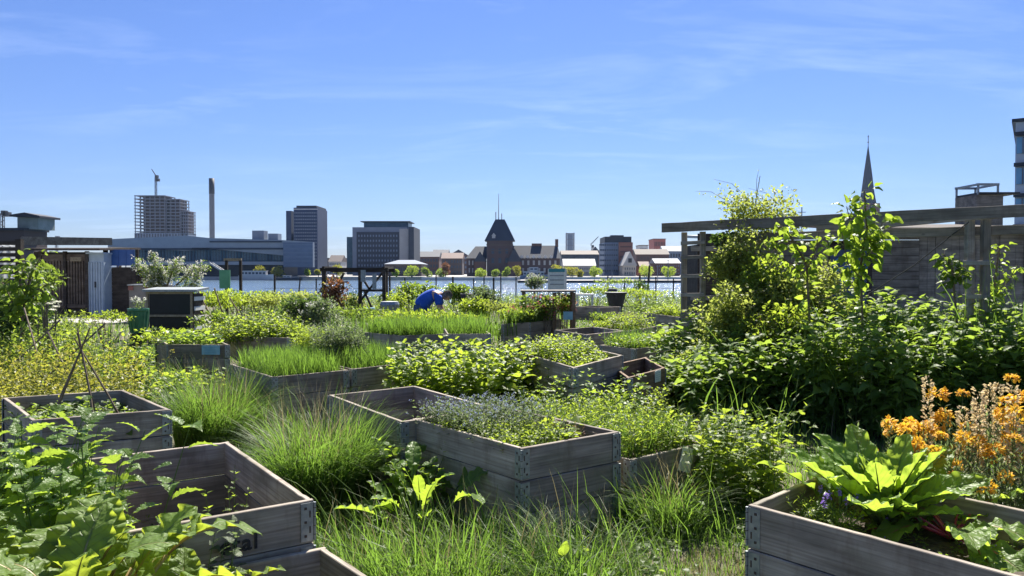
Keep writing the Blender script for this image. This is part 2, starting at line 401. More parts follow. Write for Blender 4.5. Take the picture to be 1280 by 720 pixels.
L_TINY = tiny(.5); L_ROUND = grid_leaf(4, 1, P_ov(.38), .2, .5); L_NARROW = tiny(.24, .2); L_PET = quadpetal()
L_OV = [grid_leaf(5, 1, P_ov(.30), .25, c, 0, 0, i) for i, c in enumerate((.3, .9, 1.3))]
L_OV2 = [grid_leaf(7, 2, P_ov(.36), .25, c, .03, .01, i) for i, c in enumerate((.3, .8, 1.2))]
P_pt = lambda w: (lambda t: w * (math.sin(math.pi * t ** .5) ** 1.15 if 0 < t < 1 else .006))
L_NET = [grid_leaf(18, 2, P_pt(.30), .22, c, .02, .008, i, tooth=.17) for i, c in enumerate((.4, .9, 1.3))]
L_NETS = [grid_leaf(6, 1, P_pt(.33), .22, c, .0, .0, i, tooth=.12) for i, c in enumerate((.5, 1.1))]
L_RHU = [grid_leaf(22, 8, P_heart(.46), .10, c, .07, .018, i, waves=4) for i, c in enumerate((.5, .8, 1.1, 1.5))]
L_CHARD = [grid_leaf(22, 6, P_spoon(.34), .22, c, .055, .016, i, waves=4) for i, c in enumerate((.3, .55, .8, 1.2))]
L_HORSE = [grid_leaf(18, 4, P_spoon(.27), .3, c, .035, .01, i, waves=5) for i, c in enumerate((.4, .8, 1.2))]

def frames(d, s, up=None, roll=0.0, wscale=1.0):
    """d (N,3) leaf directions, s sizes -> matrices"""
    d = d / np.linalg.norm(d, axis=1, keepdims=True)
    up = np.array([0, 0, 1.]) if up is None else up
    x = np.cross(d, np.broadcast_to(up, d.shape)); nx = np.linalg.norm(x, axis=1, keepdims=True)
    x = np.where(nx < 1e-4, np.array([1., 0, 0]), x / np.maximum(nx, 1e-4)); z = np.cross(x, d)
    roll = np.broadcast_to(roll, (len(d),))[:, None]
    x2 = x * np.cos(roll) + z * np.sin(roll); z2 = -x * np.sin(roll) + z * np.cos(roll)
    s = np.broadcast_to(s, (len(d),))[:, None]
    return np.stack([x2 * s * wscale, d * s, z2 * s], axis=2)
def dirs(az, el):
    return np.stack([np.cos(az) * np.cos(el), np.sin(az) * np.cos(el), np.sin(el)], axis=1)

def sticks(g, A, B_, C_, r, m=0):
    """thin three-sided stems through A, B_, C_ (N,3)"""
    N = len(A); k = 3; r = np.broadcast_to(r, (N,))
    ang = np.arange(k) * 2 * math.pi / k
    ring = np.stack([np.cos(ang), np.sin(ang), np.zeros(k)], 1)
    V = np.concatenate([(P[:, None, :] + ring[None] * (r * f)[:, None, None]) for P, f in ((A, 1), (B_, .8), (C_, .4))], axis=1)
    I = []
    for i in range(2):
        for j in range(k): I += [i * k + j, i * k + (j + 1) % k, (i + 1) * k + (j + 1) % k, (i + 1) * k + j]
    II = (np.array(I)[None] + (np.arange(N) * 3 * k)[:, None]).ravel()
    g.raw(V.reshape(-1, 3), II, [4] * (2 * k * N), m)

def stems(g, B, H, K=6, per=2, L=.06, leaves=None, t0=.25, lean=.15, el=(-.2, .6), r=.003, ml=0, ms=1, top=.5, whorl=1.57, R=None, leanv=None, pet=.25, sort=None):
    R = R or rng
    B = np.asarray(B, float); N = len(B)
    if N == 0: return None
    H = np.broadcast_to(H, (N,)) * R.uniform(.75, 1.15, N)
    lv = R.normal(0, lean, (N, 2)) if leanv is None else leanv + R.normal(0, lean, (N, 2))
    def path(t, idx=slice(None)):
        t = np.asarray(t); h = H[idx]
        return np.stack([B[idx, 0] + lv[idx, 0] * h * t ** 1.6, B[idx, 1] + lv[idx, 1] * h * t ** 1.6, B[idx, 2] + h * t * (1 - .08 * t)], 1)
    if r: sticks(g, path(np.zeros(N)), path(np.full(N, .5)), path(np.ones(N)), r, ms)
    az0 = R.uniform(0, 6.28, N)
    leaves = leaves or [L_TINY]
    idx = np.repeat(np.arange(N), K * per); k = np.tile(np.repeat(np.arange(K), per), N); j = np.tile(np.arange(per), N * K)
    n = len(idx)
    t = t0 + (1 - t0) * (k + .5 + R.uniform(-.3, .3, n)) / K
    az = az0[idx] + k * whorl + j * (6.283 / per) + R.normal(0, .35, n)
    e = R.uniform(el[0], el[1], n) + (t ** 3) * .5
    d = dirs(az, e)
    s = L * R.uniform(.5, 1.35, n) * (1 - (1 - top) * t ** 2)
    P = path(t, idx) + d * (s * pet)[:, None]
    which = R.integers(0, len(leaves), n); Rm = frames(d, s, roll=R.normal(0, .4, n))
    for q, T in enumerate(leaves):
        w = which == q; g.inst(T, Rm[w], P[w], ml)
    return path(np.ones(N))

def blades(g, P, L, w, bend, m=0, R=None, az=None, stiff=.0):
    """curved tapering grass blades"""
    R = R or rng; P = np.asarray(P, float); N = len(P)
    if N == 0: return
    L = np.broadcast_to(L, (N,)) * R.uniform(.5, 1.2, N); bend = np.clip(np.broadcast_to(bend, (N,)) * R.uniform(.3, 1.5, N), 0, 1.35)
    az = R.uniform(0, 6.283, N) if az is None else az
    w = np.broadcast_to(w, (N,)) * R.uniform(.5, 1.15, N) * np.where(R.random(N) < .12, 1.9, 1.0)
    D = np.stack([np.cos(az), np.sin(az)], 1); tw = az + 1.57 + R.normal(0, .5, N); W = np.stack([np.cos(tw), np.sin(tw)], 1)
    V = np.zeros((N, 9, 3))
    for i, t in enumerate((0, .3, .58, .82, 1)):
        ang = bend * t   # arc
        bb = np.maximum(bend, 1e-3)
        h = (1 - np.cos(ang * 1.25)) / (bb * 1.25) * L; z = np.sin(ang * 1.25) / (bb * 1.25) * L
        c = np.concatenate([P[:, :2] + D * h[:, None], (P[:, 2] + z)[:, None]], 1)
        if i == 4: V[:, 8] = c
        else:
            ww = w * (1, .95, .75, .42)[i] * .5
            V[:, 2 * i] = c; V[:, 2 * i + 1] = c
            V[:, 2 * i, :2] -= W * ww[:, None]; V[:, 2 * i + 1, :2] += W * ww[:, None]
    I = np.array([0, 1, 3, 2, 2, 3, 5, 4, 4, 5, 7, 6, 6, 7, 8]); II = (I[None] + (np.arange(N) * 9)[:, None]).ravel()
    g.raw(V.reshape(-1, 3), II, np.tile([4, 4, 4, 3], N), m)
# ------------------------------------------------------------------ ground, water, far land
def noise2(x, y, s, seed=0):
    """cheap smooth value noise in 0..1"""
    r = np.random.default_rng(seed); Tb = r.random((64, 64))
    x = np.asarray(x) / s + 1000.3; y = np.asarray(y) / s + 1000.7
    xi = np.floor(x).astype(int); yi = np.floor(y).astype(int); fx = x - xi; fy = y - yi
    fx = fx * fx * (3 - 2 * fx); fy = fy * fy * (3 - 2 * fy)
    a = Tb[xi % 64, yi % 64]; b = Tb[(xi + 1) % 64, yi % 64]; c = Tb[xi % 64, (yi + 1) % 64]; d = Tb[(xi + 1) % 64, (yi + 1) % 64]
    return (a * (1 - fx) + b * fx) * (1 - fy) + (c * (1 - fx) + d * fx) * fy

def ground_mat():
    m, n, l, bs, o = newmat('ground')
    c, h, _ = vary(n, l, (.045, .055, .02), (.17, .145, .095), ns=1.3, detail=9, lo=.38, hi=.68, rnd=False)
    l.new(c, bs.inputs['Base Color']); bs.inputs['Roughness'].default_value = .95
    t = n.new('ShaderNodeTexNoise'); t.inputs['Scale'].default_value = 40; t.inputs['Detail'].default_value = 6
    bump(n, l, bs, t.outputs['Fac'], .8, .03); return m
def water_mat():
    m, n, l, bs, o = newmat('water')
    bs.inputs['Base Color'].default_value = (.09, .14, .20, 1); bs.inputs['Roughness'].default_value = .17
    bs.inputs['IOR'].default_value = 1.33
    tc = n.new('ShaderNodeTexCoord'); mp = n.new('ShaderNodeMapping'); mp.inputs['Scale'].default_value = (.55, 1, 1); l.new(tc.outputs['Object'], mp.inputs[0])
    t = n.new('ShaderNodeTexNoise'); t.inputs['Scale'].default_value = .9; t.inputs['Detail'].default_value = 7; t.inputs['Roughness'].default_value = .65
    l.new(mp.outputs[0], t.inputs['Vector']); bump(n, l, bs, t.outputs['Fac'], .9, .42); return m

QY = 36.0
g = G(); g.box((0, (QY - 60) / 2, -1.5), (900, QY + 60, 3)); land = g.build('ground', ground_mat(), fixn=True); tag(land, kind='structure')
g = G(); g.raw([(-1500, QY - 2, -2), (1500, QY - 2, -2), (1500, 345, -2), (-1500, 345, -2)], [0, 1, 2, 3], [4]); tag(g.build('water', water_mat()), kind='structure')
g = G(); g.box((0, 1440, -4), (8000, 2200, 7)); tag(g.build('terrain', plain('far_quay', (.30, .29, .27), (.42, .41, .38), .9, .2, bmp=0), fixn=True), kind='structure')
g = G(); g.box((125, 336, -1.6), (330, 14, 1.9)); tag(g.build('quay_pavement', plain('pale_promenade', (.50, .48, .44), (.60, .58, .54), .9, .3, bmp=0), fixn=True), kind='structure')
g = G(); g.box((-10.5, 24.6, .004), (9.5, 1.9, .02), rz=.0); tag(g.build('path', plain('path_slab', (.36, .34, .31), (.5, .48, .44), .9, 2), fixn=True), kind='structure')
# the harbour wall a little nearer on the right
g = G(); g.box((62, 262, -1.9), (120, 26, 1.3)); g.box((62, 262, -1.22), (118, 25, .08), 1)
jt = g.build('harbour_pier', [plain('dark_quay_wall', (.03, .03, .035), (.07, .07, .07), .8, .5, bmp=0), plain('pier_top', (.4, .38, .35), (.5, .48, .45), .9, .5, bmp=0)], fixn=True); tag(jt, 'long low dark pier across the water with pale top', 'pier')

# ------------------------------------------------------------------ the city across the water
def cm(name, c, rough=.75, metal=0.0, var=1.18, ns=.3, spec=.4): return plain(name, c, tuple(min(1, v * var) for v in c), rough, ns, metal=metal, bmp=0, spec=spec)
C = {k: cm(k + '_facade', v) for k, v in dict(
    slate=(.03, .038, .055), hotel=(.028, .045, .095), grey=(.14, .17, .225), pale=(.30, .30, .30), concrete=(.12, .13, .165), brick=(.07, .046, .046),
    brick2=(.20, .09, .065), brown=(.075, .055, .048), white=(.42, .42, .42), red=(.33, .11, .08), darkbrick=(.10, .055, .045), metalroof=(.26, .28, .30), cream=(.36, .33, .28), blueish=(.12, .155, .215), lightroof=(.33, .34, .36)).items()}
C['glass'] = plain('window_glass', (.02, .035, .055), (.04, .06, .09), .3, .5, bmp=0, spec=.4)
C['glassblue'] = plain('blue_glass', (.03, .08, .13), (.05, .13, .19), .35, .5, bmp=0, spec=.25)
C['dark'] = cm('dark_metal', (.03, .033, .04), .6)
C['silver'] = cm('silver_cladding', (.12, .13, .15), .5, .2)

def bpx(x0, x1, y0, y1, d):
    """centre X, width, z bottom, z top for a frontage seen at distance d"""
    a = at(x0, y0, d); b = at(x1, y1, d); return (a.x + b.x) / 2, b.x - a.x, b.z, a.z
def front(x0, x1, ytop, d, depth):
    """frontage and depth of a box whose whole outline, side wall included, spans x0..x1"""
    far = max(abs(x0 - 640), abs(x1 - 640)); k = min(.9, .33 * (x1 - x0) / max(far, 1)); depth = min(depth, d * k / (1 - k))
    a = at(x0, ytop, d + depth if x0 > 640 else d); b = at(x1, ytop, d + depth if x1 < 640 else d)
    return (a.x + b.x) / 2, b.x - a.x, at(x0, ytop, d).z, depth
def block(e, name, mat, x0, x1, ytop, d, depth, z0=-.6, rz=0.0, off=(0, 0)):
    cx, w, zt, depth = front(x0, x1, ytop, d, depth)
    g = G(); g.box((cx, d + depth / 2, (z0 + zt) / 2), (w, depth, zt - z0)); return g.build(name, mat, e, fixn=True), cx, w, zt
def windows(e, cx, w, z0, z1, y, cols, rows, mat, fw=.55, fh=.5, name='window', mx=100):
    base = None; n = 0
    for r in range(rows):
        for c in range(cols):
            if n >= mx: return
            ww = w / cols; hh = (z1 - z0) / rows
            p = (cx - w / 2 + ww * (c + .5), y - .04, z0 + hh * (r + .5))
            if base is None:
                g = G(); g.box((0, 0, 0), (ww * fw, .2, hh * fh)); base = g.build(name, mat, e); base.location = p
            else:
                o = base.copy(); COL.link(o); o.parent = e; o.location = p
            n += 1
def bands(e, cx, w, z0, z1, y, rows, mat, fh=.45, name='window_band'):
    hh = (z1 - z0) / rows; base = None
    for r in range(rows):
        p = (cx, y - .05, z0 + hh * (r + .5))
        if base is None: g = G(); g.box((0, 0, 0), (w, .2, hh * fh)); base = g.build(name, mat, e); base.location = p
        else: o = base.copy(); COL.link(o); o.parent = e; o.location = p
def bld(name, label, x0, x1, ytop, d, depth, mat, cols=0, rows=0, wm='glass', z0=-.6, roof=None, fw=.55, fh=.5, band=False, group=None, wz0=None, rh=4.0):
    e = empty(name, (0, 0, 0), label, 'building', group)
    depth = front(x0, x1, ytop, d, depth)[3]
    o, cx, w, zt = block(e, 'wall', C[mat], x0, x1, ytop, d, depth, z0)
    if roof:
        g = G(); r = roof
        if r[0] == 'gable':    # ridge along x
            g.prism([(d - .6, zt), (d + depth + .6, zt), (d + depth / 2, zt + rh)], cx - w / 2 - .5, cx + w / 2 + .5, 0, 'x')
        elif r[0] == 'gablefront':
            g.prism([(cx - w / 2 - .5, zt), (cx + w / 2 + .5, zt), (cx, zt + rh)], d - .4, d + depth)
        elif r[0] == 'hip':
            a, b = cx - w / 2 - .5, cx + w / 2 + .5; y0, y1 = d - .5, d + depth + .5; ii = min(w * .3, depth * .5)
            g.raw([(a, y0, zt), (b, y0, zt), (b, y1, zt), (a, y1, zt), (a + ii, d + depth / 2, zt + rh), (b - ii, d + depth / 2, zt + rh)], [0, 1, 5, 4, 1, 2, 5, 2, 3, 4, 5, 3, 0, 4, 3, 2, 1, 0], [4, 3, 4, 3, 4])
        else:
            g.box((cx, d + depth / 2, zt + .25), (w + .8, depth + .8, .5))
        g.build('roof', C[r[1]], e, fixn=True)
    zb = -.2 if wz0 is None else wz0
    if rows:
        if band: bands(e, cx, w * .94, zb, zt - .4, d, rows, C[wm], fh)
        else: windows(e, cx, w * .94, zb, zt - .4, d, cols, rows, C[wm], fw, fh)
    return e, cx, w, zt

# --- tower under construction, open concrete floors
e = empty('unfinished_tower', (0, 0, 0), 'unfinished concrete high-rise with open floors behind the long low harbour building', 'building')
D = 800
g = G(); fh = 3.5
def slabs(x0, x1, yt, d0, dep):
    cx, w, _, zt = bpx(x0, x1, yt, yt, d0); z = 0
    gg = G(); z = zt
    while z > 42:
        gg.box((cx, d0 + dep / 2, z), (w, dep, .75)); z -= fh
    gg.build('floor_slabs', C['concrete'], e, fixn=True)
    gc = G(); nn = max(3, int(w / 5))
    for i in range(nn + 1):
        for yy in (d0 + 1, d0 + dep / 2, d0 + dep - 1):
            gc.box((cx - w / 2 + .6 + (w - 1.2) * i / nn, yy, (zt + 40) / 2), (.7, .7, zt - 40.6))
    gc.build('columns', C['concrete'], e, fixn=True)
    gb = G(); gb.box((cx + w * .08, d0 + dep / 2, (zt + 20) / 2), (w * .72, dep * .6, zt - 21)); gb.build('core', C['brown'], e, fixn=True)
    gl = G(); gl.box((cx, d0 + dep / 2, 20), (w, dep, 47)); gl.build('clad_base', C['blueish'], e, fixn=True)
    windows(e, cx, w, 18, 43.4, d0, int(w / 3), 4, C['dark'], .35, .75, mx=45)
slabs(167.5, 206, 244.5, D, 26); slabs(206.5, 225, 249, D + 2, 24); slabs(225.3, 235, 264, D + 4, 20)
# --- crane on it
def crane(name, label, px, ytop, ybot, d, jib, luff, col='dark', h=1.6):
    e = empty(name, (0, 0, 0), label, 'crane'); a = at(px, ybot, d); b = at(px, ytop, d); g = G()
    for sx in (-h / 2, h / 2):
        for sy in (-h / 2, h / 2): g.bar((a.x + sx, d + sy, a.z), (a.x + sx, d + sy, b.z), .35)
    n = max(2, int((b.z - a.z) / 3))
    for i in range(n):
        z0 = a.z + (b.z - a.z) * i / n; z1 = a.z + (b.z - a.z) * (i + 1) / n; sg = 1 if i % 2 else -1
        g.bar((a.x - sg * h / 2, d - h / 2, z0), (a.x + sg * h / 2, d - h / 2, z1), .22); g.bar((a.x - sg * h / 2, d + h / 2, z0), (a.x + sg * h / 2, d + h / 2, z1), .22)
    g.build('mast', C['silver'] if col == 'silver' else C[col], e, fixn=True)
    g = G(); p0 = at(jib[0], jib[1], d); p1 = at(jib[2], jib[3], d)
    for dz in (0, 1.6):
        g.bar(p0 + Vector((0, 0, dz)), p1 + Vector((0, 0, dz * .3)), .4)
    n = 10
    for i in range(n):
        q0 = p0.lerp(p1, i / n) + Vector((0, 0, 0 if i % 2 else 1.6 * (1 - .7 * i / n))); q1 = p0.lerp(p1, (i + 1) / n) + Vector((0, 0, 0 if (i + 1) % 2 else 1.6 * (1 - .7 * (i + 1) / n)))
        g.bar(q0, q1, .25)
    g.build('jib', C[col], e, fixn=True)
    g = G(); g.box((b.x + .8, d, b.z + 1), (3, 3, 3)); g.build('cab', C[col], e, fixn=True)
    if luff: g = G(); g.box(tuple(at(luff[0], luff[1], d)), (4, 3, 3)); g.build('counterweight', C[col], e, fixn=True)
    return e
crane('tower_crane', 'dark luffing tower crane standing on the unfinished high-rise', 195, 222, 245, 801, (197, 224, 189.5, 211.5), (197, 225))
crane('tower_crane', 'pale far crane jib low over the wooden sheds on the left', 71, 298.5, 330, 700, (62, 299, 117, 299.5), (72, 299), 'silver')
crane('tower_crane', 'dark crane end reaching in above the hut roof at the left edge', 4, 268, 330, 500, (-60, 270, 13, 268), (9, 268), 'dark')
crane('tower_crane', 'tiny slanting crane jib behind the square brick office block', 740, 309, 330, 900, (738, 307, 748, 296), None, 'dark')
# --- chimney
e = empty('chimney', (0, 0, 0), 'tall slim chimney with silver shaft and black top', 'chimney')
p = at(265.2, 297, 620); zt = at(265, 223, 620).z; zm = at(265, 242.5, 620).z
g = G(); lathe(g, [(2.15, -.5), (2.1, zm)], (p.x, 620, 0), 20); g.build('shaft', C['silver'], e, True)
g = G(); lathe(g, [(2.15, zm), (2.25, zm + .3), (2.2, zt), (1.7, zt), (1.7, zt - 2)], (p.x, 620, 0), 20); g.build('dark_top', C['dark'], e, True)
# --- long harbour building with faceted overhanging roof
e = empty('harbour_building', (0, 0, 0), 'long low glass harbour building with faceted overhanging grey roof across the water', 'building'); d = 345
def ez(px, py, dd=None):
    q = at(px, py, dd or d); return (q.x, dd or d, q.z)
g = G()
top = [(135, 299), (232, 294.5), (262, 297.5), (352, 300), (392, 302.5)]; bot = [(135, 308), (232, 313.5), (262, 311), (352, 319), (392, 322)]
V = []; n = len(top)
for (a, b) in zip(top, bot): V.append(ez(*a)); V.append(ez(*b))
V2 = [(v[0] * 1.16, v[1] + 55, v[2] + (2 if i % 2 == 0 else 0)) for i, v in enumerate(V)]
I = []; T = []
for i in range(n - 1):
    a = 2 * i; I += [a, a + 1, a + 3, a + 2]; I += [a, a + 2, a + 2 + 2 * n, a + 2 * n]; I += [a + 1, a + 1 + 2 * n, a + 3 + 2 * n, a + 3]; I += [a + 2 * n, a + 2 + 2 * n, a + 3 + 2 * n, a + 1 + 2 * n]; T += [4] * 4
I += [0, 2 * n, 2 * n + 1, 1, 2 * n - 2, 2 * n - 1, 4 * n - 1, 4 * n - 2]; T += [4, 4]
g.raw(V + V2, I, T); g.build('roof', C['metalroof'], e, fixn=True)
g = G()
for (x0, x1, ya, yb) in ((150, 262, 309.5, 313), (240, 392, 309, 312.6), (262, 352, 300.8, 303.5)):
    a = ez(x0, ya, d - .4); b = ez(x1, yb, d - .4); g.box(((a[0] + b[0]) / 2, d - .35, (a[2] + b[2]) / 2), (b[0] - a[0], .5, abs(a[2] - b[2]) * .6))
g.build('roof_band', C['slate'], e, fixn=True)
zg0, zg1 = at(0, 327, 349).z, at(0, 311, 349).z; xa, xb = at(150, 320, 349).x, at(388, 320, 349).x
g = G(); xb -= 9; g.box(((xa + xb) / 2, 359, (zg0 + zg1) / 2), (xb - xa, 20, zg1 - zg0)); g.build('glass_storey', C['glassblue'], e, fixn=True)
gm = None
for i in range(56):
    x = xa + (xb - xa) * (i + .5) / 56
    if gm is None: g = G(); g.box((0, 0, 0), (.14, .3, zg1 - zg0)); gm = g.build('mullion', C['dark'], e); gm.location = (x, 348.8, (zg0 + zg1) / 2); gp = G(); gp.box((0, 0, 0), ((xb - xa) / 56 * .9, .1, (zg1 - zg0) * .8)); gp = gp.build('window', plain('teal_reflection_pane', (.07, .13, .17), (.13, .21, .25), .3, 2, bmp=0, spec=.3), e); gp.location = (x, 348.9, (zg0 + zg1) / 2)  # lighter teal panes put stripes of reflected light into the glass colour
    else:
        o = gm.copy(); COL.link(o); o.parent = e; o.location = (x, 348.8, (zg0 + zg1) / 2)
        if (i * 7) % 5 not in (1, 3): o = gp.copy(); COL.link(o); o.parent = e; o.location = (x, 348.9, (zg0 + zg1) / 2)
g = G(); z0, z1 = at(0, 331, 343).z, at(0, 327, 343).z; g.box(((xa + xb) / 2, 357, (z0 + z1) / 2), (xb - xa + 4, 28, z1 - z0)); g.build('lower_deck', C['metalroof'], e, fixn=True)
g = G(); g.box(((xa + xb) / 2, 362, (-.6 + z0) / 2), (xb - xa - 8, 22, z0 + .5)); g.build('ground_storey', C['slate'], e, fixn=True)
g = G(); a = at(316, 292, 380); g.box((a.x + 3, 382, a.z - 1), (6, 6, 5)); a = at(342, 293, 380); g.box((a.x, 382, a.z - 1.6), (5, 6, 4)); g.build('roof_plant', C['grey'], e, fixn=True)
g = G(); z0 = at(0, 334, 341).z; z1 = at(0, 303, 341).z; xa2, xb2 = at(354, 320, 341).x, at(391, 320, 341).x
g.box(((xa2 + xb2) / 2, 342.6, (z0 + z1) / 2), (xb2 - xa2, 3, z1 - z0)); g.build('end_wall', C['blueish'], e, fixn=True)
bands(e, (xa2 + xb2) / 2, (xb2 - xa2) * .98, z0, z1, 341.1, 6, C['grey'], .35, 'wall_band')
# --- dark hotel tower
e, cx, w, zt = bld('office_tower', 'dark blue high-rise with rows of windows right of the long harbour building', 367, 409, 259.5, 420, 26, 'hotel', 0, 0)
za = at(0, 326, 420).z; bands(e, cx, w * .92, za, zt - 2, 419.9, 15, C['grey'], .42, 'window_band')
for k in range(12): gk = G(); gk.box((cx - w * .46 + w * .92 * (k + .5) / 12, 419.72, (za + zt - 2) / 2), (w * .02, .2, zt - 2 - za)); gk.build('fin', C['hotel'], e, fixn=True)
o, cx2, w2, zt2 = block(e, 'side_wing', C['hotel'], 357.5, 367, 263.5, 423, 20)
g = G(); g.box((cx, 433, zt + .5), (w - 2, 22, 1.6)); g.build('roof_plant', C['dark'], e, fixn=True)
bands(e, cx, w + .1, zt - 1.6, zt - .2, 420, 1, C['lightroof'], .4, 'roof_edge')
# --- grey office block
e, cx, w, zt = bld('office_block', 'wide grey office block with small square windows and a set-back top floor', 440.5, 517, 284, 430, 30, 'grey', 0, 0)
za = at(0, 325, 430).z
o = G(); zc = at(0, 290, 430).z; xl, xr = at(446, 300, 430).x, at(499, 300, 430).x; o.box(((xl + xr) / 2, 429.8, (zc + 2) / 2), (xr - xl, .6, zc - 2)); o.build('dark_panel', C['slate'], e, fixn=True)
windows(e, (xl + xr) / 2, xr - xl - 1, 4, zc - .8, 429.4, 14, 7, C['blueish'], .45, .42, mx=98)
g = G(); p = at(470, 277.5, 430); g.box((at(480, 280, 430).x, 445, zt + 1.7), (26, 16, 3.4)); g.build('top_floor', C['glassblue'], e, fixn=True)
g = G(); g.box((at(480, 280, 430).x, 444, zt + 3.6), (29, 19, .5)); g.build('roof', C['dark'], e, fixn=True)
g = G(); xl, xr = at(499.5, 300, 429).x, at(511, 300, 429).x; g.box(((xl + xr) / 2, 429, (zt - 1) / 2), (xr - xl, 1.5, zt - 1)); g.build('pale_bay', C['pale'], e, fixn=True)
g = G(); xl, xr = at(511.2, 300, 428).x, at(518, 300, 428).x; g.box(((xl + xr) / 2, 440, (zt) / 2), (xr - xl, 28, zt)); g.build('dark_end', C['slate'], e, fixn=True)
g = G(); xl, xr = at(432.5, 300, 440).x, at(439.5, 300, 440).x; zq = at(0, 296, 440).z; g.box(((xl + xr) / 2, 452, zq / 2), (xr - xl, 20, zq)); g.build('glass_stair', C['glassblue'], e, fixn=True)
# --- low halls in front of it
bld('market_hall', 'low dark hall with wide pale shallow roof beside the grey office block', 481, 534, 330, 370, 25, 'brown', 14, 1, 'glass', roof=('hip', 'grey'), rh=2.2)
bld('row_house', 'low dark roofs between the pale hall and the turreted brick house', 519, 552, 321, 520, 20, 'darkbrick', 8, 3, roof=('gable', 'slate'), rh=4)
bld('row_house', 'brown low house with a step in its roof left of the turreted brick house', 552, 580, 323, 500, 18, 'brown', 7, 3, roof=('gable', 'darkbrick'), rh=4)
bld('row_house', 'low brown far block closing the gap between dark high-rise and grey office block', 406, 436, 323, 700, 20, 'brown', 8, 3, 'glass', roof=('flat', 'slate'))
bld('row_house', 'slightly higher dark far block just right of the grey office block', 521, 541, 319.5, 720, 20, 'slate', 6, 3, 'blueish', roof=('flat', 'brown'))
bld('row_house', 'brown far block with stepped top between grey office block and turreted house', 541, 562, 317, 690, 20, 'brown', 6, 4, 'glass', roof=('gable', 'slate'), rh=4)
bld('row_house', 'narrow dark gabled far house touching the left wing of the turreted house', 562, 586, 319, 660, 20, 'darkbrick', 6, 4, 'blueish', roof=('gablefront', 'slate'), rh=5)
bld('row_house', 'far dark rooftops between clock tower and square brick office block', 716, 750, 321, 680, 20, 'slate', 8, 3, 'blueish', roof=('gable', 'darkbrick'), rh=4)
bld('row_house', 'small pale-roofed house with chimney left of the dark hotel tower foot', 411, 433, 327, 560, 18, 'pale', 6, 3, roof=('gable', 'brown'), rh=5)
bld('row_house', 'flat far rooftops seen past the foot of the grey office block', 518, 570, 326, 640, 20, 'slate', 9, 2, roof=('flat', 'dark'))
# --- turreted customs house
e = empty('turreted_brick_house', (0, 0, 0), 'old dark brick harbour house with steep pyramid-roofed tower and white spire rods', 'building'); d = 365
def seg(name, mat, x0, x1, yt, dd, dep, z0=-.6):
    cx, w, _, zt = bpx(x0, x1, yt, yt, dd); g = G(); g.box((cx, dd + dep / 2, (z0 + zt) / 2), (w, dep, zt - z0)); g.build(name, mat, e, fixn=True); return cx, w, zt
cx, w, zt = seg('tower', C['brick'], 608.5, 641, 301, d - 2, 13)
rx, rw, rz = cx, w, zt
zr = at(0, 273.5, d).z
g = G(); a = w / 2 + 1.1; y0, y1 = d - 3, d + 12; tp = 2.3; ym = d + 4.5
g.raw([(cx - a, y0, zt), (cx + a, y0, zt), (cx + a, y1, zt), (cx - a, y1, zt), (cx - tp, ym - .5, zr), (cx + tp, ym - .5, zr), (cx + tp, ym + .5, zr), (cx - tp, ym + .5, zr)], [0, 1, 5, 4, 1, 2, 6, 5, 2, 3, 7, 6, 3, 0, 4, 7, 4, 5, 6, 7, 3, 2, 1, 0], [4] * 6)
g.build('pyramid_roof', C['slate'], e, fixn=True)
for px, yt in ((619.5, 264), (627, 266)):
    g = G(); p = at(px, 275, d); g.tube([(p.x, ym, p.z), (p.x, ym, at(px, yt, d).z)], .28, 6); g.build('finial', C['white'], e)
g = G(); p = at(623, 275, d); g.tube([(p.x, ym, p.z), (p.x, ym, at(623, 241, d).z)], [.3, .12], 6); g.build('flagpole', C['white'], e)
g = G(); p = at(617, 297, d - 4); g.box((p.x, d - 1.3, p.z), (1.6, 1.8, 2)); g.prism([(p.x - 1.1, p.z + 1), (p.x + 1.1, p.z + 1), (p.x, p.z + 2.4)], d - 2.4, d); g.build('dormer', C['pale'], e, fixn=True)
for yy, hh in ((306, .8), (313, .5)):
    p = at(620, yy, d - 2); g = G(); g.box((rx, d - 2.1, p.z), (w + .4, .4, hh)); g.build('cornice', C['brown'], e, fixn=True)
windows(e, rx, rw * .8, 5, 14, d - 2, 3, 2, C['glass'], .4, .55)
for (x0, x1, pk, yt) in ((593, 607, 594, 308), (641.2, 700, 640, 307)):
    cx, w, _, zt = bpx(x0 if x0 > 600 else 583.5, x1, 323, 323, d); g = G(); g.box((cx, d + 7, (zt - .6) / 2), (w, 13, zt + .6)); g.build('wing_wall', C['brick'], e, fixn=True)
    zr = at(0, yt, d + 7).z
    a, b = cx - w / 2 - .6, cx + w / 2 + .6; il, ir = (4.5, .2) if x0 < 600 else (.2, 1.5)
    g = G(); g.raw([(a, d - .6, zt), (b, d - .6, zt), (b, d + 14, zt), (a, d + 14, zt), (a + il, d + 7, zr), (b - ir, d + 7, zr)], [0, 1, 5, 4, 1, 2, 5, 2, 3, 4, 5, 3, 0, 4, 3, 2, 1, 0], [4, 3, 4, 3, 4]); g.build('wing_roof', C['slate'], e, fixn=True)
    windows(e, cx, w * .92, .6, zt - .3, d, max(5, int(w / 2.6)), 2, C['pale'], .38, .6)
for i in range(6):   # round dormers
    p = at(652 + i * 7.4, 321.2, d + 1); g = G(); g.tube([(p.x, d - .4, p.z), (p.x, d + 4, p.z)], .85, 10); g.build('dormer', C['white'], e)
g = G(); p = at(696, 304, d + 6); g.box((p.x, d + 7, p.z), (1.5, 1.5, 4)); g.build('chimney', C['darkbrick'], e, fixn=True)
g = G(); p = at(671, 306, d + 6); g.box((p.x, d + 7, p.z), (5, 1.2, 1.4)); g.build('ridge_vent', C['darkbrick'], e, fixn=True)
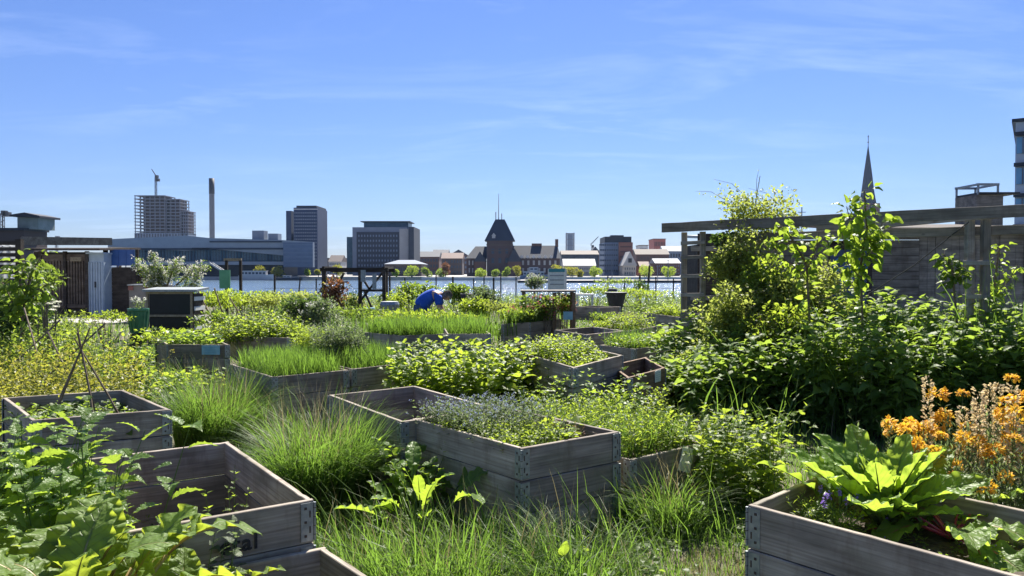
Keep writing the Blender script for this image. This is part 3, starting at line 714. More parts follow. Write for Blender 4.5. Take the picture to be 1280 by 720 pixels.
# front gables (steep)
for (xc, wd, yt) in ((643, 17, 310), (600, 14, 314)):
    p = at(xc, yt, d - 3); q = at(xc, 327, d - 3); hw = wd * d / F / 2
    g = G(); g.box((p.x, d - 1, (q.z - .6) / 2), (hw * 2, 5, q.z + .6)); g.build('gable_wall', C['darkbrick'], e, fixn=True)
    g = G(); g.prism([(p.x - hw - .3, q.z), (p.x + hw + .3, q.z), (p.x, p.z)], d - 3.6, d + 7); g.build('gable_roof', C['slate'], e, fixn=True)
# --- city hall tower
e = empty('clock_tower', (0, 0, 0), 'far pale square tower in an open frame between brick house and office block', 'tower'); d = 1100
p = at(712.5, 345, d); z1, z2 = at(0, 314, d).z, at(0, 292, d).z
g = G(); g.box((p.x, d, z2 / 2), (8, 8, z2)); g.build('shaft', C['blueish'], e, fixn=True)
g = G()
for sx in (-5.6, 5.6):
    for sy in (-5.6, 5.6): g.bar((p.x + sx, d + sy, z1 - 8), (p.x + sx, d + sy, z2 + 1), 1)
for zz in np.linspace(z1, z2, 4):
    for sy in (-5.6, 5.6): g.bar((p.x - 5.6, d + sy, zz), (p.x + 5.6, d + sy, zz), .9); g.bar((p.x + sy, d - 5.6, zz), (p.x + sy, d + 5.6, zz), .9)
g.build('frame', C['concrete'], e, fixn=True)
# --- houses right of it
bld('warehouse', 'pale house with bright white sloping roof right of the turreted brick house', 703, 744, 332, 385, 14, 'pale', 14, 2, roof=('gable', 'white'), rh=3.6, fw=.4)
bld('row_house', 'dark roofed low block behind the bright white roof', 700, 748, 318, 520, 20, 'slate', 9, 2, roof=('gable', 'brown'), rh=3)
e, cx, w, zt = bld('brick_office', 'square brick office block with banded windows and dark top floor', 749, 791, 303, 400, 24, 'blueish', 0, 0)
xl, xr = at(749, 300, 400).x, at(773, 300, 400).x
bands(e, (xl + xr) / 2, xr - xl, 1, zt, 399.9, 6, C['grey'], .35, 'wall_band'); windows(e, (xl + xr) / 2, xr - xl - .6, 1, zt, 399.7, 8, 6, C['glass'], .6, .3)
g = G(); xl, xr = at(773.5, 300, 399).x, at(791, 300, 399).x; g.box(((xl + xr) / 2, 399.6, (zt + 2) / 2), (xr - xl, 1.2, zt - 2)); g.build('brick_wall', C['brick2'], e, fixn=True)
bands(e, (xl + xr) / 2, (xr - xl) * .8, 3, zt - 1, 399, 5, C['darkbrick'], .3)
g = G(); g.box((cx, 413, zt + 1.6), (w - .8, 22, 3.2)); g.build('top_floor', C['dark'], e, fixn=True)
g = G(); g.box((at(773, 300, 405).x, 412, zt + 3.7), (7, 6, 1.2)); g.build('roof_plant', C['dark'], e, fixn=True)
e, cx, w, zt = bld('gabled_house', 'small pale stepped-gable house in front of the brick office block', 774, 795, 332, 380, 16, 'cream', 5, 2, roof=('gablefront', 'pale'), rh=7.2, fw=.3)
g = G(); g.box((cx, 379.5, zt + 2.6), (1.8, .3, 2.2)); g.build('loft_door', C['dark'], e, fixn=True)
bld('row_house', 'orange-brown low house right of the small gabled house', 795.5, 812, 333, 385, 14, 'red', 5, 2, roof=('gable', 'darkbrick'), rh=2.6)
e, cx, w, zt = bld('apartment_building', 'plum coloured wide brick house with pale sloping roof at the pergola post', 812.5, 850, 329, 390, 16, 'darkbrick', 11, 3, 'grey', roof=('gable', 'lightroof'), rh=2.6, fw=.3, fh=.4)
bld('apartment_building', 'red brick cube rising above the far roofs', 811, 832, 299, 620, 25, 'red', 7, 4, 'darkbrick', roof=('flat', 'darkbrick'))
bld('apartment_building', 'white far house beside the red brick cube', 795, 810, 307, 600, 20, 'white', 5, 3, 'brown', roof=('flat', 'darkbrick'))
bld('row_house', 'dark brick mansion roofs behind the orange-brown low house', 790, 836, 318, 470, 16, 'darkbrick', 10, 3, 'brown', roof=('gable', 'brown'), rh=3.6)
bld('row_house', 'grey far roofs right of the red brick cube by the pergola', 824, 862, 314, 540, 16, 'blueish', 9, 3, 'dark', roof=('gable', 'metalroof'), rh=4)
bld('row_house', 'low brown terrace behind the pergola post', 851, 905, 328, 400, 14, 'brown', 12, 3, 'glass', roof=('gable', 'slate'), rh=4)
bld('row_house', 'small dark roof peak left of the brick office block', 736, 750, 316, 600, 16, 'darkbrick', 4, 3, 'brown', roof=('gablefront', 'slate'), rh=5)
# --- cathedral spire
e = empty('church', (0, 0, 0), 'church tower with tall slender dark green-black spire rising behind the shed', 'church'); d = 760
p = at(1084, 300, d); zt = at(1084, 182, d).z; zb = at(1084, 250, d).z
g = G(); g.box((p.x, d, (zb - 4) / 2), (17, 17, zb - 4)); g.build('tower', C['darkbrick'], e, fixn=True)
g = G(); lathe(g, [(10.5, zb - 14), (8.6, zb - 4), (6.3, zb + 9), (4, zb + 28), (.25, zt)], (p.x, d, 0), 8); g.build('spire', C['slate'], e)
g = G(); g.tube([(p.x, d, zt - 1), (p.x, d, at(0, 169, d).z)], .3, 6); lathe(g, [(.1, 2.5), (1.1, 3.4), (.1, 4.4)], (p.x, d, zt), 8); lathe(g, [(.1, 8.4), (.9, 9), (.1, 10)], (p.x, d, zt), 8); g.build('finial', C['dark'], e)
e = empty('antenna_mast', (0, 0, 0), 'thin lattice mast beside the bushy top of the climber', 'mast'); d = 300
g = G(); p = at(1002, 300, d); z1 = at(0, 259, d).z
g.bar((p.x, d, 0), (p.x, d, z1), .3)
for k in range(4): g.bar((p.x - 1.6 + k * .3, d, z1 - 2 - k * 2), (p.x + 1.6 - k * .3, d, z1 - 2 - k * 2), .22)
g.build('mast', C['dark'], e, fixn=True)
# --- modern block, right edge
me0 = set(o.name for o in COL); e = empty('apartment_building', (0, 0, 0), 'tall modern block with blue windows and dark balcony slabs cut by the right edge', 'building'); d = 70
xl = at(1269, 200, d).x; zt = at(0, 153, d).z
g = G(); g.box((xl + 8, d + 8, zt / 2), (16, 16, zt)); g.build('wall', plain('pale_panel', (.42, .45, .50), (.50, .53, .58), .6, 2, bmp=0), e, fixn=True)
for i in range(6):
    z = zt - 2.2 - i * 2.85
    if z < 1: break
    g = G(); g.box((xl + 7.8, d - .1, z), (15.4, .3, 1.5)); g.build('window', plain('bright_blue_glass', (.10, .26, .42), (.16, .36, .52), .2, 1, bmp=0), e, fixn=True)
    g = G(); g.box((xl + 8, d - .3, z + 1.05), (16.2, .9, .28)); g.build('balcony_slab', C['dark'], e, fixn=True)
    g = G()
    for k in range(10): g.box((xl + .6 + k * 1.6, d - .2, z), (.12, .4, 1.5))
    g.build('window_frame', C['silver'], e, fixn=True)
g = G(); g.box((xl + 8, d + 8, zt + .15), (16.6, 16.6, .3)); g.build('roof', C['dark'], e, fixn=True)
for o in e.children: o.location = Vector(o.location) - Vector((xl, d, 0))
e.location = (xl, d, 0); e.rotation_euler = (0, 0, -math.atan2(xl, d) - .02)

# --- trees on the far quay
def crown_geo(g, c, r, n, R, tpl=L_TINY, s=.5, m=0, lobes=9):
    L = R.normal(0, 1, (lobes, 3)); L /= np.linalg.norm(L, axis=1, keepdims=True); L = L * R.uniform(.25, .7, (lobes, 1)) * np.array(r) + np.array(c)
    k = R.integers(0, lobes, n); q = R.normal(0, 1, (n, 3)); q /= np.linalg.norm(q, axis=1, keepdims=True)
    P = L[k] + q * (R.uniform(.55, 1.05, (n, 1)) ** .5) * np.array(r) * R.uniform(.35, .5, (n, 1))
    d = q + R.normal(0, .5, (n, 3)) + np.array([0, 0, -.1])
    g.inst(tpl, frames(d, R.uniform(.6, 1.3, n) * s, roll=R.uniform(0, 6, n)), P, m)
far_tree_spots = [
 (325, 334, 'yellow', 14, 'straw-yellow round tree at the stern of the white harbour boat'), (346.5, 335, 'yellow', 13, 'straw-yellow round tree at the bow of the white harbour boat'),
 (385, 338, 'bright', 10, 'small green tree left of the yellow-green pair by the dark tower foot'), (398, 338, 'yellowleaf', 9, 'small yellow-green tree just right of the dark tower foot'),
 (421, 335, 'yellowleaf', 13, 'yellow-green spreading tree before the pale-roofed house'), (496, 338, 'bright', 9, 'small bright tree in front of the low pale-roofed hall'),
 (514.5, 336, 'bright', 12, 'bright green tree on the quay under the middle of the pale hall'), (534, 336, 'mid', 11, 'green round tree at the right end of the pale hall'),
 (551, 338, 'mid', 10, 'mid green tree in front of the brown low house'), (557, 332, 'peachy', 12, 'brownish tree in front of the low dark roofs'),
 (601.5, 337, 'bright', 12, 'bright tree at the left foot of the brick tower'), (620, 338, 'mid', 11, 'green tree straight under the pyramid-roofed tower'),
 (633.5, 337, 'mid', 12, 'darker tree at the right foot of the brick tower'), (647, 336, 'yellowleaf', 12, 'yellow tree in front of the brick wing with the round dormers'),
 (697.5, 333, 'yellowleaf', 13, 'yellow tree between the brick house and the white roof'), (715, 335, 'yellowleaf', 16, 'large yellow-green tree under the white roof'),
 (726, 339, 'yellowleaf', 10, 'smaller yellow-green tree beside the large one under the white roof'), (743.5, 336, 'bright', 12, 'green tree left of the brick office block'),
 (808, 335, 'bright', 15, 'bright green tree in front of the orange-brown low house'), (837, 334, 'bright', 13, 'green tree just left of the pergola posts')]
for i, (px, py, mt, hp, lab) in enumerate(far_tree_spots):
    R = np.random.default_rng(100 + i); d = 334 + (i % 3) * 1.5; e = empty('quay_tree', (0, 0, 0), lab, 'tree', 'small trees along the far quay')
    c = at(px, py, d); r = hp * d / F / 2
    g = G(); r *= R.uniform(1.05, 1.55); c.z -= .35 * r + .2; g.tube([(c.x, d, -.6), (c.x + .1, d, c.z)], [.2, .12], 6)
    for k in range(4):
        a = R.uniform(0, 6.28); g.tube([(c.x, d, c.z - r * .8), (c.x + math.cos(a) * r * .6, d + math.sin(a) * r * .6, c.z + R.uniform(-.2, .5) * r)], [.08, .03], 4)
    g.build('trunk', M['darkwood'], e)
    g = G(); crown_geo(g, (c.x, d, c.z), (r, r, r * R.uniform(.8, 1.05)), 1000, R, s=.62, lobes=int(R.integers(4, 9))); g.build('crown', M['bronze' if mt == 'peachy' else 'yellowleaf' if mt == 'yellow' else mt], e)

# --- boats
def boat(name, label, x0, x1, yw, d, cabin, hullm, h=2.2):
    e = empty(name, (0, 0, 0), label, 'boat'); a = at(x0, yw, d).x; b = at(x1, yw, d).x; L = b - a; z = -2.1
    g = G(); V = []; prof = [(0, .55), (.15, .9), (.5, 1), (.85, .75), (1, .02)]
    for t, w in prof:
        x = a + L * t; hh = h * (1 + .25 * t * t)
        V += [(x, d - w * L * .13, z + hh), (x, d - w * L * .10, z), (x, d + w * L * .10, z), (x, d + w * L * .13, z + hh)]
    I = []; T = []
    for i in range(4):
        for j in range(3): I += [4 * i + j, 4 * i + j + 1, 4 * i + j + 5, 4 * i + j + 4]; T.append(4)
        I += [4 * i, 4 * i + 4, 4 * i + 7, 4 * i + 3]; T.append(4)
    I += [0, 3, 2, 1]; T.append(4); g.raw(V, I, T); g.build('hull', hullm, e, fixn=True)
    for (t0, t1, z0, z1) in cabin:
        g = G(); g.box((a + L * (t0 + t1) / 2, d, z + (z0 + z1) / 2), (L * (t1 - t0), L * .17, z1 - z0)); g.build('cabin', C['white'], e, fixn=True)
        n = max(2, int(L * (t1 - t0) / 1.5))
        for k in range(n):
            g = G(); g.box((a + L * (t0 + (t1 - t0) * (k + .5) / n), d - L * .085, z + z0 + (z1 - z0) * .6), (L * (t1 - t0) / n * .7, .1, (z1 - z0) * .4)); g.build('window', C['glass'], e, fixn=True)
        g = G(); g.box((a + L * (t0 + t1) / 2, d, z + z1 + .1), (L * (t1 - t0) + .6, L * .2, .2)); g.build('roof', C['white'], e, fixn=True)
    return e
boat('harbour_boat', 'long white harbour boat moored between two straw-yellow trees', 299, 342, 349.5, 325, [(.08, .8, 1.9, 4.1)], C['white'])
boat('harbour_boat', 'white and blue excursion boat moored below the round dormers of the brick house', 650, 690, 350, 325, [(.1, .75, 1.9, 3.8), (.3, .55, 4.1, 5.6)], C['blueish'])
boat('sailing_boat', 'low dark boat on the water left of the near blossoming tree', 345, 378, 350, 322, [(.3, .55, 1.2, 2.0)], C['slate'], 1.2)
e = empty('gangway', (0, 0, 0), 'pale slanted gangway rising from the water before the long harbour building', 'gangway')
g = G(); a, b = at(262, 329, 330), at(284, 343, 330); g.bar(a, b, .7); g.bar(a + Vector((0, 3, 0)), b + Vector((0, 3, 0)), .7)
for k in range(7): q = a.lerp(b, k / 6); g.bar(q, q + Vector((0, 3, 0)), .3); g.bar(q, q + Vector((0, 0, 1.2)), .15)
g.build('ramp', C['pale'], e, fixn=True)
for i, (px, d) in enumerate(((765, 250), (812, 252), (822, 254), (835, 250))):
    g = G(); p = at(px, 345, d); g.tube([(p.x, d, -1.2), (p.x, d, at(px, 325 + 4 * (i % 3), d).z)], .14, 6); g.box((p.x, d, at(px, 325 + 4 * (i % 3), d).z), (.9, .35, .15))
    tag(g.build('lamp_post', C['silver']), ['first slim lamp post on the dark pier below the brick office block', 'slim lamp post on the pier, left of a close pair', 'slim lamp post on the pier, right of a close pair', 'slim lamp post on the pier nearest the pergola'][i], 'lamp post', 'lamp posts on the pier')

# ------------------------------------------------------------------ the air over the harbour
hz = bpy.data.materials.new('haze'); hz.use_nodes = True; hn, hl = hz.node_tree.nodes, hz.node_tree.links; hn.clear()
ho = hn.new('ShaderNodeOutputMaterial'); hv = hn.new('ShaderNodeVolumePrincipled'); hl.new(hv.outputs[0], ho.inputs['Volume'])
hv.inputs['Color'].default_value = (.45, .66, 1.0, 1); hv.inputs['Density'].default_value = .00005; hv.inputs['Anisotropy'].default_value = .2
g = G(); g.box((0, 1300, 90), (8600, 2700, 196)); tag(g.build('haze', hz, fixn=True), 'thin blue air over the harbour and the city', 'haze', kind='stuff')
S.cycles.volume_bounces = 0
# ------------------------------------------------------------------ raised beds of stacked pallet collars
BH, BT = .196, .026
BEDS = {}
def rotz(a): return np.array([[math.cos(a), -math.sin(a), 0], [math.sin(a), math.cos(a), 0], [0, 0, 1]])
def board_mesh(L, R, warm=False, parent=None, p0=None, p1=None, zc=0, mat=None, name='side_board'):
    """board from p0 to p1 (outer line), thickness to the left of p0->p1, slightly worn edges"""
    n = max(6, int(L / .05)); g = G(); h = BH / 2 - .0034
    xs = np.linspace(-L / 2, L / 2, n + 1)
    wt = R.normal(0, .0005, n + 1); wb = R.normal(0, .0005, n + 1); bow = R.normal(0, .003) * (1 - (2 * xs / L) ** 2)
    if R.random() < .5:
        k = R.integers(1, n); wt[k] -= R.uniform(.001, .004)
    prof = [(0, -h), (0, h - .003), (.003, h), (BT - .003, h), (BT, h - .003), (BT, -h)]
    V = []
    for i, x in enumerate(xs):
        for (y, z) in prof:
            V.append((x, y + bow[i], z + (wt[i] if z > 0 else wb[i])))
    I = []; T = []; k = len(prof)
    for i in range(n):
        for j in range(k): I += [i * k + j, (i + 1) * k + j, (i + 1) * k + (j + 1) % k, i * k + (j + 1) % k]; T.append(4)
    I += list(range(k)); T.append(k); I += [n * k + j for j in range(k)][::-1]; T.append(k)
    g.raw(V, I, T)
    o = g.build(name, mat or M['boardwarm' if warm else 'board'], parent, fixn=True)
    c = (p0 + p1) / 2; o.location = (c.x, c.y, zc); o.rotation_euler = (0, 0, math.atan2(p1.y - p0.y, p1.x - p0.x))
    return o
def hinge_mesh():
    g = G()
    for s in (0, 1):   # plates on both faces, corner at the origin, one along +x, one along +y (outside = -y and -x)
        def T(x, y, z): return (x, y, z) if s == 0 else (y, x, z)
        a = T(.031, -.0022, 0); d = T(.056, .0028, .172); g.box(a, d)
        for zz in (-.062, 0, .062):
            g.box(T(.038, -.0045, zz), T(.011, .003, .011), 1)
        g.box(T(.018, -.0042, .035), T(.006, .0025, .03), 1); g.box(T(.018, -.0042, -.035), T(.006, .0025, .03), 1)
    g.tube([(-.004, -.004, -.086), (-.004, -.004, .086)], .0055, 8, 0)
    for zz in (-.06, -.02, .02, .06): g.tube([(-.004, -.004, zz), (-.004, -.004, zz + .003)], .0066, 8, 1)
    return g
hinge_proto = hinge_mesh().build('corner_hinge', [M['steel'], M['rust']], fixn=True)
hinge_me = hinge_proto.data; bpy.data.objects.remove(hinge_proto)
def bed(key, px, py, z, u, La, v, Lb, n, soil, label, warm=False, inner=False, seed=0):
    R = np.random.default_rng(1000 + sum(map(ord, key)) + seed)
    c = on(px, py, z); c.z = 0
    U = Vector((math.cos(math.radians(u)), math.sin(math.radians(u)), 0)) * La; W = Vector((math.cos(math.radians(v)), math.sin(math.radians(v)), 0)) * Lb
    pts = [c, c + U, c + U + W, c + W]
    if U.cross(W).z < 0: pts = [c, c + W, c + U + W, c + U]
    e = empty('raised_bed', tuple((pts[0] + pts[2]) / 2), label, 'raised bed', 'raised garden beds of stacked pallet collars')
    e_loc = e.location.copy(); m = []
    for lev in range(n):
        zc = z - BH * (lev + .5)
        for i in range(4):
            a, b = pts[i], pts[(i + 1) % 4]; d = (b - a).normalized(); nrm = Vector((-d.y, d.x, 0))
            off = R.normal(0, .0025)
            a2, b2 = a.copy(), b.copy()
            if i % 2: a2 += d * (BT + .001); b2 -= d * (BT + .001)
            a2 += nrm * (max(0, off)); b2 += nrm * (max(0, off))
            o = board_mesh((b2 - a2).length, R, warm and R.random() < .8, e, a2, b2, zc); m.append(o)
            h = bpy.data.objects.new('corner_hinge', hinge_me); COL.link(h); h.parent = e; h.location = (a.x, a.y, zc); m.append(h)
            # skewed collars: shear is small, turn the hinge to the mean direction
            dp = (pts[(i - 1) % 4] - a).normalized(); bis = (d + dp).normalized(); h.rotation_euler = (0, 0, math.atan2(bis.y, bis.x) - math.pi / 4)
            h.location = (a.x - bis.x * .0005, a.y - bis.y * .0005, zc)
    for o in m: o.location = Vector(o.location) - e_loc
    # soil, a lumpy sheet closed by a skirt
    N = 22; V = []; P0, P1, P3 = pts[0], pts[1], pts[3]
    for i in range(N + 1):
        for j in range(N + 1):
            s, t = .022 + (i / N) * .956, .03 + (j / N) * .94
            p = P0 + (P1 - P0) * s + (P3 - P0) * t
            hh = soil + .035 * float(noise2(p.x, p.y, .12, 3)) + .03 * float(noise2(p.x, p.y, .4, 5)) + R.normal(0, .004) - .03
            V.append((p.x, p.y, hh))
    I = []; T = []
    for i in range(N):
        for j in range(N): a = i * (N + 1) + j; I += [a, a + N + 1, a + N + 2, a + 1]; T.append(4)
    g = G(); g.raw(V, I, T); so = g.build('soil', M['soil'], smooth=True)
    tag(so, 'dark soil filling the ' + label.split(',')[0], 'soil', kind='stuff')
    BEDS[key] = dict(pts=pts, z=z, soil=soil, e=e)
    return e
bed('A', 411, 493, .6, -55.5, 1.36, 37, .82, 3, .22, 'half-empty weathered bed left of the central flower bed, dark inside')
bed('B', 652, 560, .6, 130.5, 1.16, 36, .78, 3, .50, 'big central three-board bed filled with pale blue forget-me-nots, corner hinge to the viewer', seed=4)
bed('C', 285, 551, .6, -54.5, 1.42, -146, .86, 3, .14, 'deep nearly bare bed at lower left with black stencilled letters on its front board')
bed('D', 405, 682, .4, -51, 1.2, -148, .82, 2, .1, 'low two-board bed cut by the bottom edge below the stencilled bed')
bed('E', 40, 525, .6, 132, 1.25, 28, .87, 3, .42, 'bed at the left edge with a stick tepee and a few seedlings')
bed('G', 340, 471, .6, 128, 1.27, 40, .82, 3, .5, 'grassy bed with its corner hinge turned to the viewer, left one of the joined pair')
bed('H1', 440, 461, .6, 128, 1.2, 46, .82, 3, .5, 'bed of the joined grassy pair that carries a blue note sheet at its end')
bed('H', 209, 430.3, .6, 122, 1.25, -2, .89, 3, .48, 'bed with squash leaves and a blue note sheet, in front of the cold frame')
bed('I', 296, 420.6, .6, 118, 1.25, -14, .95, 2, .5, 'bed mounded with potato leaves right of the cold frame')
bed('J', 501.6, 419.5, .6, 136, 1.04, 27, .77, 2, .5, 'long grassy bed in front of the stooping person')
bed('K1', 559.5, 417.3, .6, 98, 1.2, 4, .71, 2, .5, 'dark shaded bed joined to the right of the long grassy bed')
bed('K', 663, 402.7, .6, -141, .75, 57, 1.27, 2, .5, 'blue-grey bed left of the flower table, beyond the leafy mound')
bed('L', 732, 418, .6, 114, 1.1, 45, 1.08, 2, .3, 'empty open bed with pale rim in the middle row')
bed('L2', 784, 413.5, .6, 118, .85, 56, 1.25, 2, .5, 'bed with pea hoops just right of the empty open bed')
bed('M', 717, 459.2, .75, 110, 1.2, 60, 1.2, 4, .66, 'tall four-board bed topped by a bright green leafy mound')
bed('N', 785, 472, .6, 92, 1.0, 56, .93, 3, .25, 'small open bed with reddish brown inside and a pale green note sheet', warm=True)
bed('O', 793, 436, .5, 126, .74, 46, 1.0, 2, .42, 'low bed of yellow-green weeds behind the small reddish bed')
bed('Q', 804, 390.5, .6, -76, 2.0, 18, 1.6, 2, .5, 'far long bed with a lush green heap left of the pergola')
bed('R', 748, 384.4, .6, 140, .95, 40, .95, 2, .3, 'far dark open bed before the upturned black tub')
bed('P', 788, 574.5, .4, 128.5, 1.2, 39, .78, 2, .33, 'low weedy bed with a tilted white paper, right of the central flower bed')
bed('S', 935.4, 630, .6, -50, 1.3, 43, .86, 3, .44, 'bed at lower right with a big chard and a lavender')
def in_beds(P, grow=0.0):
    P = np.asarray(P); res = np.zeros(len(P), bool)
    for b in BEDS.values():
        c = sum((np.array((q.x, q.y)) for q in b['pts']), np.zeros(2)) / 4; ok = np.ones(len(P), bool)
        for i in range(4):
            a, d = b['pts'][i], b['pts'][(i + 1) % 4] - b['pts'][i]; L = math.hypot(d.x, d.y)
            ok &= ((d.x * (P[:, 1] - a.y) - d.y * (P[:, 0] - a.x)) / L) > -grow
        res |= ok
    return res
def in_bed(key, n, R, m=.04, s=(0, 1), t=(0, 1)):
    b = BEDS[key]; p0, p1, p3 = b['pts'][0], b['pts'][1], b['pts'][3]
    A = R.uniform(max(s[0], m), min(s[1], 1 - m), n)[:, None]; B_ = R.uniform(max(t[0], m), min(t[1], 1 - m), n)[:, None]
    P = np.array(p0)[None] + A * np.array(p1 - p0)[None] + B_ * np.array(p3 - p0)[None]; P[:, 2] = b['soil'] - .01; return P
def face_pt(key, px, py, i):
    """a point on the outer plane of side i seen at px,py, with the side's direction"""
    b = BEDS[key]; p, d = b['pts'][i], (b['pts'][(i + 1) % 4] - b['pts'][i]).normalized(); n = Vector((d.y, -d.x, 0)); r = ray(px, py); o = Vector((0, 0, CAMH))
    t = (p - o).dot(n) / r.dot(n); return o + r * t, d, n
def nearest_side(key, px, py):
    best = None
    for i in range(4):
        b = BEDS[key]; q, d, n = face_pt(key, px, py, i); s = (q - b['pts'][i]).dot(d); L = (b['pts'][(i + 1) % 4] - b['pts'][i]).length
        if -.05 < s < L + .05 and 0 < q.z < b['z'] + .05:
            if best is None or q.y < best[1][0].y: best = (i, (q, d, n))
    return best
def sheet(key, px, py, w, h, mat, label, tilt=0, lines=True, sub=None, name='note_sheet'):
    s = nearest_side(key, px, py)
    if s is None: print('no side', key, px, py); return
    q, d, n = s[1]; q = q + n * .012
    e = empty(name, tuple(q), label, 'note'); e.rotation_euler = (0, 0, math.atan2(d.y, d.x))
    R = Matrix.Rotation(tilt, 3, 'Y')
    g = G(); g.box((0, 0, 0), (w, .003, h), R=np.array(R))
    g.build('sheet', mat, e, fixn=True)
    g = G()
    for k in (-1, 1):
        v = R @ Vector((k * w * .44, -.003, h * .44)); g.tube([(v.x, -.001, v.z), (v.x, -.005, v.z)], .005, 8)
    g.build('pin', M['steel'], e)
    if lines:
        g = G()
        for k in range(4):
            v = R @ Vector((-w * .04, -.0032, h * (.28 - k * .18))); g.box(tuple(v), (w * .7 - .02 * (k % 2), .001, h * .022), R=np.array(R))
        g.build('ruled_line', M['notelines'], e, fixn=True)
    return e
sheet('H', 264, 437.5, .26, .13, M['bluenote'], 'blue note sheet on the bed of squash leaves before the cold frame')
sheet('H1', 497, 463, .19, .15, M['bluenote'], 'blue note sheet pinned to the end of the grassy joined pair of beds')
sheet('N', 821, 470, .15, .12, M['note'], 'pale greenish note sheet on the small reddish bed')
ee = sheet('P', 856, 574, .13, .17, M['white'], 'white torn paper hanging askew on the low weedy bed', .35, False)
if ee:
    g = G(); g.prism([(-.01, -.085), (.055, .03), (.04, -.09)], -.006, -.004); g.build('torn_flap', M['white'], ee, fixn=True)
# stencilled letters on bed C
def letters(txt, size, q, d, n, mat, parent=None, name='lettering'):
    cu = bpy.data.curves.new(name, 'FONT'); cu.body = txt; cu.size = size; cu.extrude = .0006; cu.space_character = 1.12
    cu.offset = size * .022
    o = bpy.data.objects.new(name, cu); COL.link(o); bpy.context.view_layer.update()
    me = bpy.data.meshes.new_from_object(o.evaluated_get(bpy.context.evaluated_depsgraph_get())); bpy.data.objects.remove(o)
    m = bpy.data.objects.new(name, me); COL.link(m); me.materials.clear(); me.materials.append(mat)
    Rm = Matrix((d, Vector((0, 0, 1)), n)).transposed().to_4x4(); m.matrix_world = Matrix.Translation(q) @ Rm
    if parent is not None:
        m.parent = parent; m.location = Vector(q) - parent.location
    return m
s = nearest_side('C', 283, 692)
if s: q, d, n = s[1]; letters('etal', .098, q + n * .0065 - d * .03, d, n, M['ink'], BEDS['C']['e'])

# ------------------------------------------------------------------ pergola on the right
def wbar(name, a, b, w, h, mat, e):
    """timber bar whose grain runs along local x"""
    a, b = Vector(a), Vector(b); d = b - a; L = d.length; g = G(); n = max(2, int(L / .15)); R = np.random.default_rng(int(abs(a.x * 999 + b.z * 77 + a.y * 13)) % 99999)
    V = []
    for i in range(n + 1):
        x = -L / 2 + L * i / n; j = R.normal(0, .0012, 2)
        for (y, z) in ((-w / 2, -h / 2), (w / 2, -h / 2), (w / 2, h / 2 - .004), (w / 2 - .004, h / 2), (-w / 2 + .004, h / 2), (-w / 2, h / 2 - .004)): V.append((x, y + j[0], z + j[1]))
    I = []; T = []
    for i in range(n):
        for k in range(6): I += [i * 6 + k, (i + 1) * 6 + k, (i + 1) * 6 + (k + 1) % 6, i * 6 + (k + 1) % 6]; T.append(4)
    I += list(range(6)); T.append(6); I += [n * 6 + k for k in range(6)]; T.append(6)
    g.raw(V, I, T); o = g.build(name, mat, None, fixn=True)
    o.rotation_euler = d.to_track_quat('X', 'Z').to_euler(); o.location = (a + b) / 2
    if e is not None: o.parent = e; o.location = o.location - e.location
    return o
pe = empty('pergola', tuple(on(860, 478, 0)), 'weathered timber pergola with ladder-like post pairs and long beams on the right', 'pergola')
pl = at(853, 284, 10.4); pr = at(1215, 268, 8.15)
topz = pl.z
dl = Vector((pr.x - pl.x, pr.y - pl.y, 0)).normalized(); dn = Vector((-dl.y, dl.x, 0))
if dn.y < 0: dn = -dn
p1 = Vector((pl.x, pl.y, 0)); p2 = p1 + dl * .28
lb = at(828, 284, 10.55); lb = Vector((lb.x, lb.y, 0)); re = Vector((pr.x, pr.y, 0)) + dl * 1.3
def Z(z): return Vector((0, 0, z))
zr = pr.z
wbar('beam', lb + Z(topz), re + Z(zr + .02), .05, .13, M['post'], pe)
wbar('beam', p1 + dl * .6 + dn * .12 + Z(topz - .16), re + dn * .1 + Z(zr - .18), .05, .10, M['post'], pe)
wbar('beam', p1 + dn * 1.3 + dl * 1.4 + Z(topz - .02), re + dn * 1.3 + Z(zr + .16), .05, .13, M['post'], pe)
for q in (p1, p2): wbar('post', q + Z(0) + dn * .055, q + dn * .055 + Z(topz - .07), .07, .07, M['post'], pe)
for k, zz in enumerate((.75, 1.02, 1.3, 1.56, 1.82, 2.02)):
    wbar('rung', p1 - dl * .02 + dn * .0 + Z(zz), p2 + dl * .06 + Z(zz + .01), .022, .05, M['post'], pe)
wbar('rail', p1 + Z(.93) + dn * .01, p1 + dl * 1.2 + Z(.90) + dn * .01, .03, .11, M['post'], pe)
q1 = Vector((pr.x, pr.y, 0)) - dl * .03
for q in (q1, q1 + dl * .15, q1 + dl * .60): wbar('post', q + dn * .055, q + dn * .055 + Z(zr - .06), .075, .075, M['post'], pe)
for k, zz in enumerate((.9, 1.35, 1.72)): wbar('rung', q1 - dl * .05 + dn * .005 + Z(zz), q1 + dl * .2 + dn * .005 + Z(zz), .022, .05, M['post'], pe)
wbar('post', p1 + dn * 1.32 + dl * 1.5, p1 + dn * 1.32 + dl * 1.5 + Z(topz - .09), .075, .075, M['post'], pe)
g = G(); g.tube([q1 + Z(zr - .08), q1 - dl * .6 + Z(zr - .55) + dn * .3, q1 - dl * 1.8 + Z(.9) + dn * .6], .006, 6); o = g.build('wire', C['dark'], pe); o.location = -pe.location

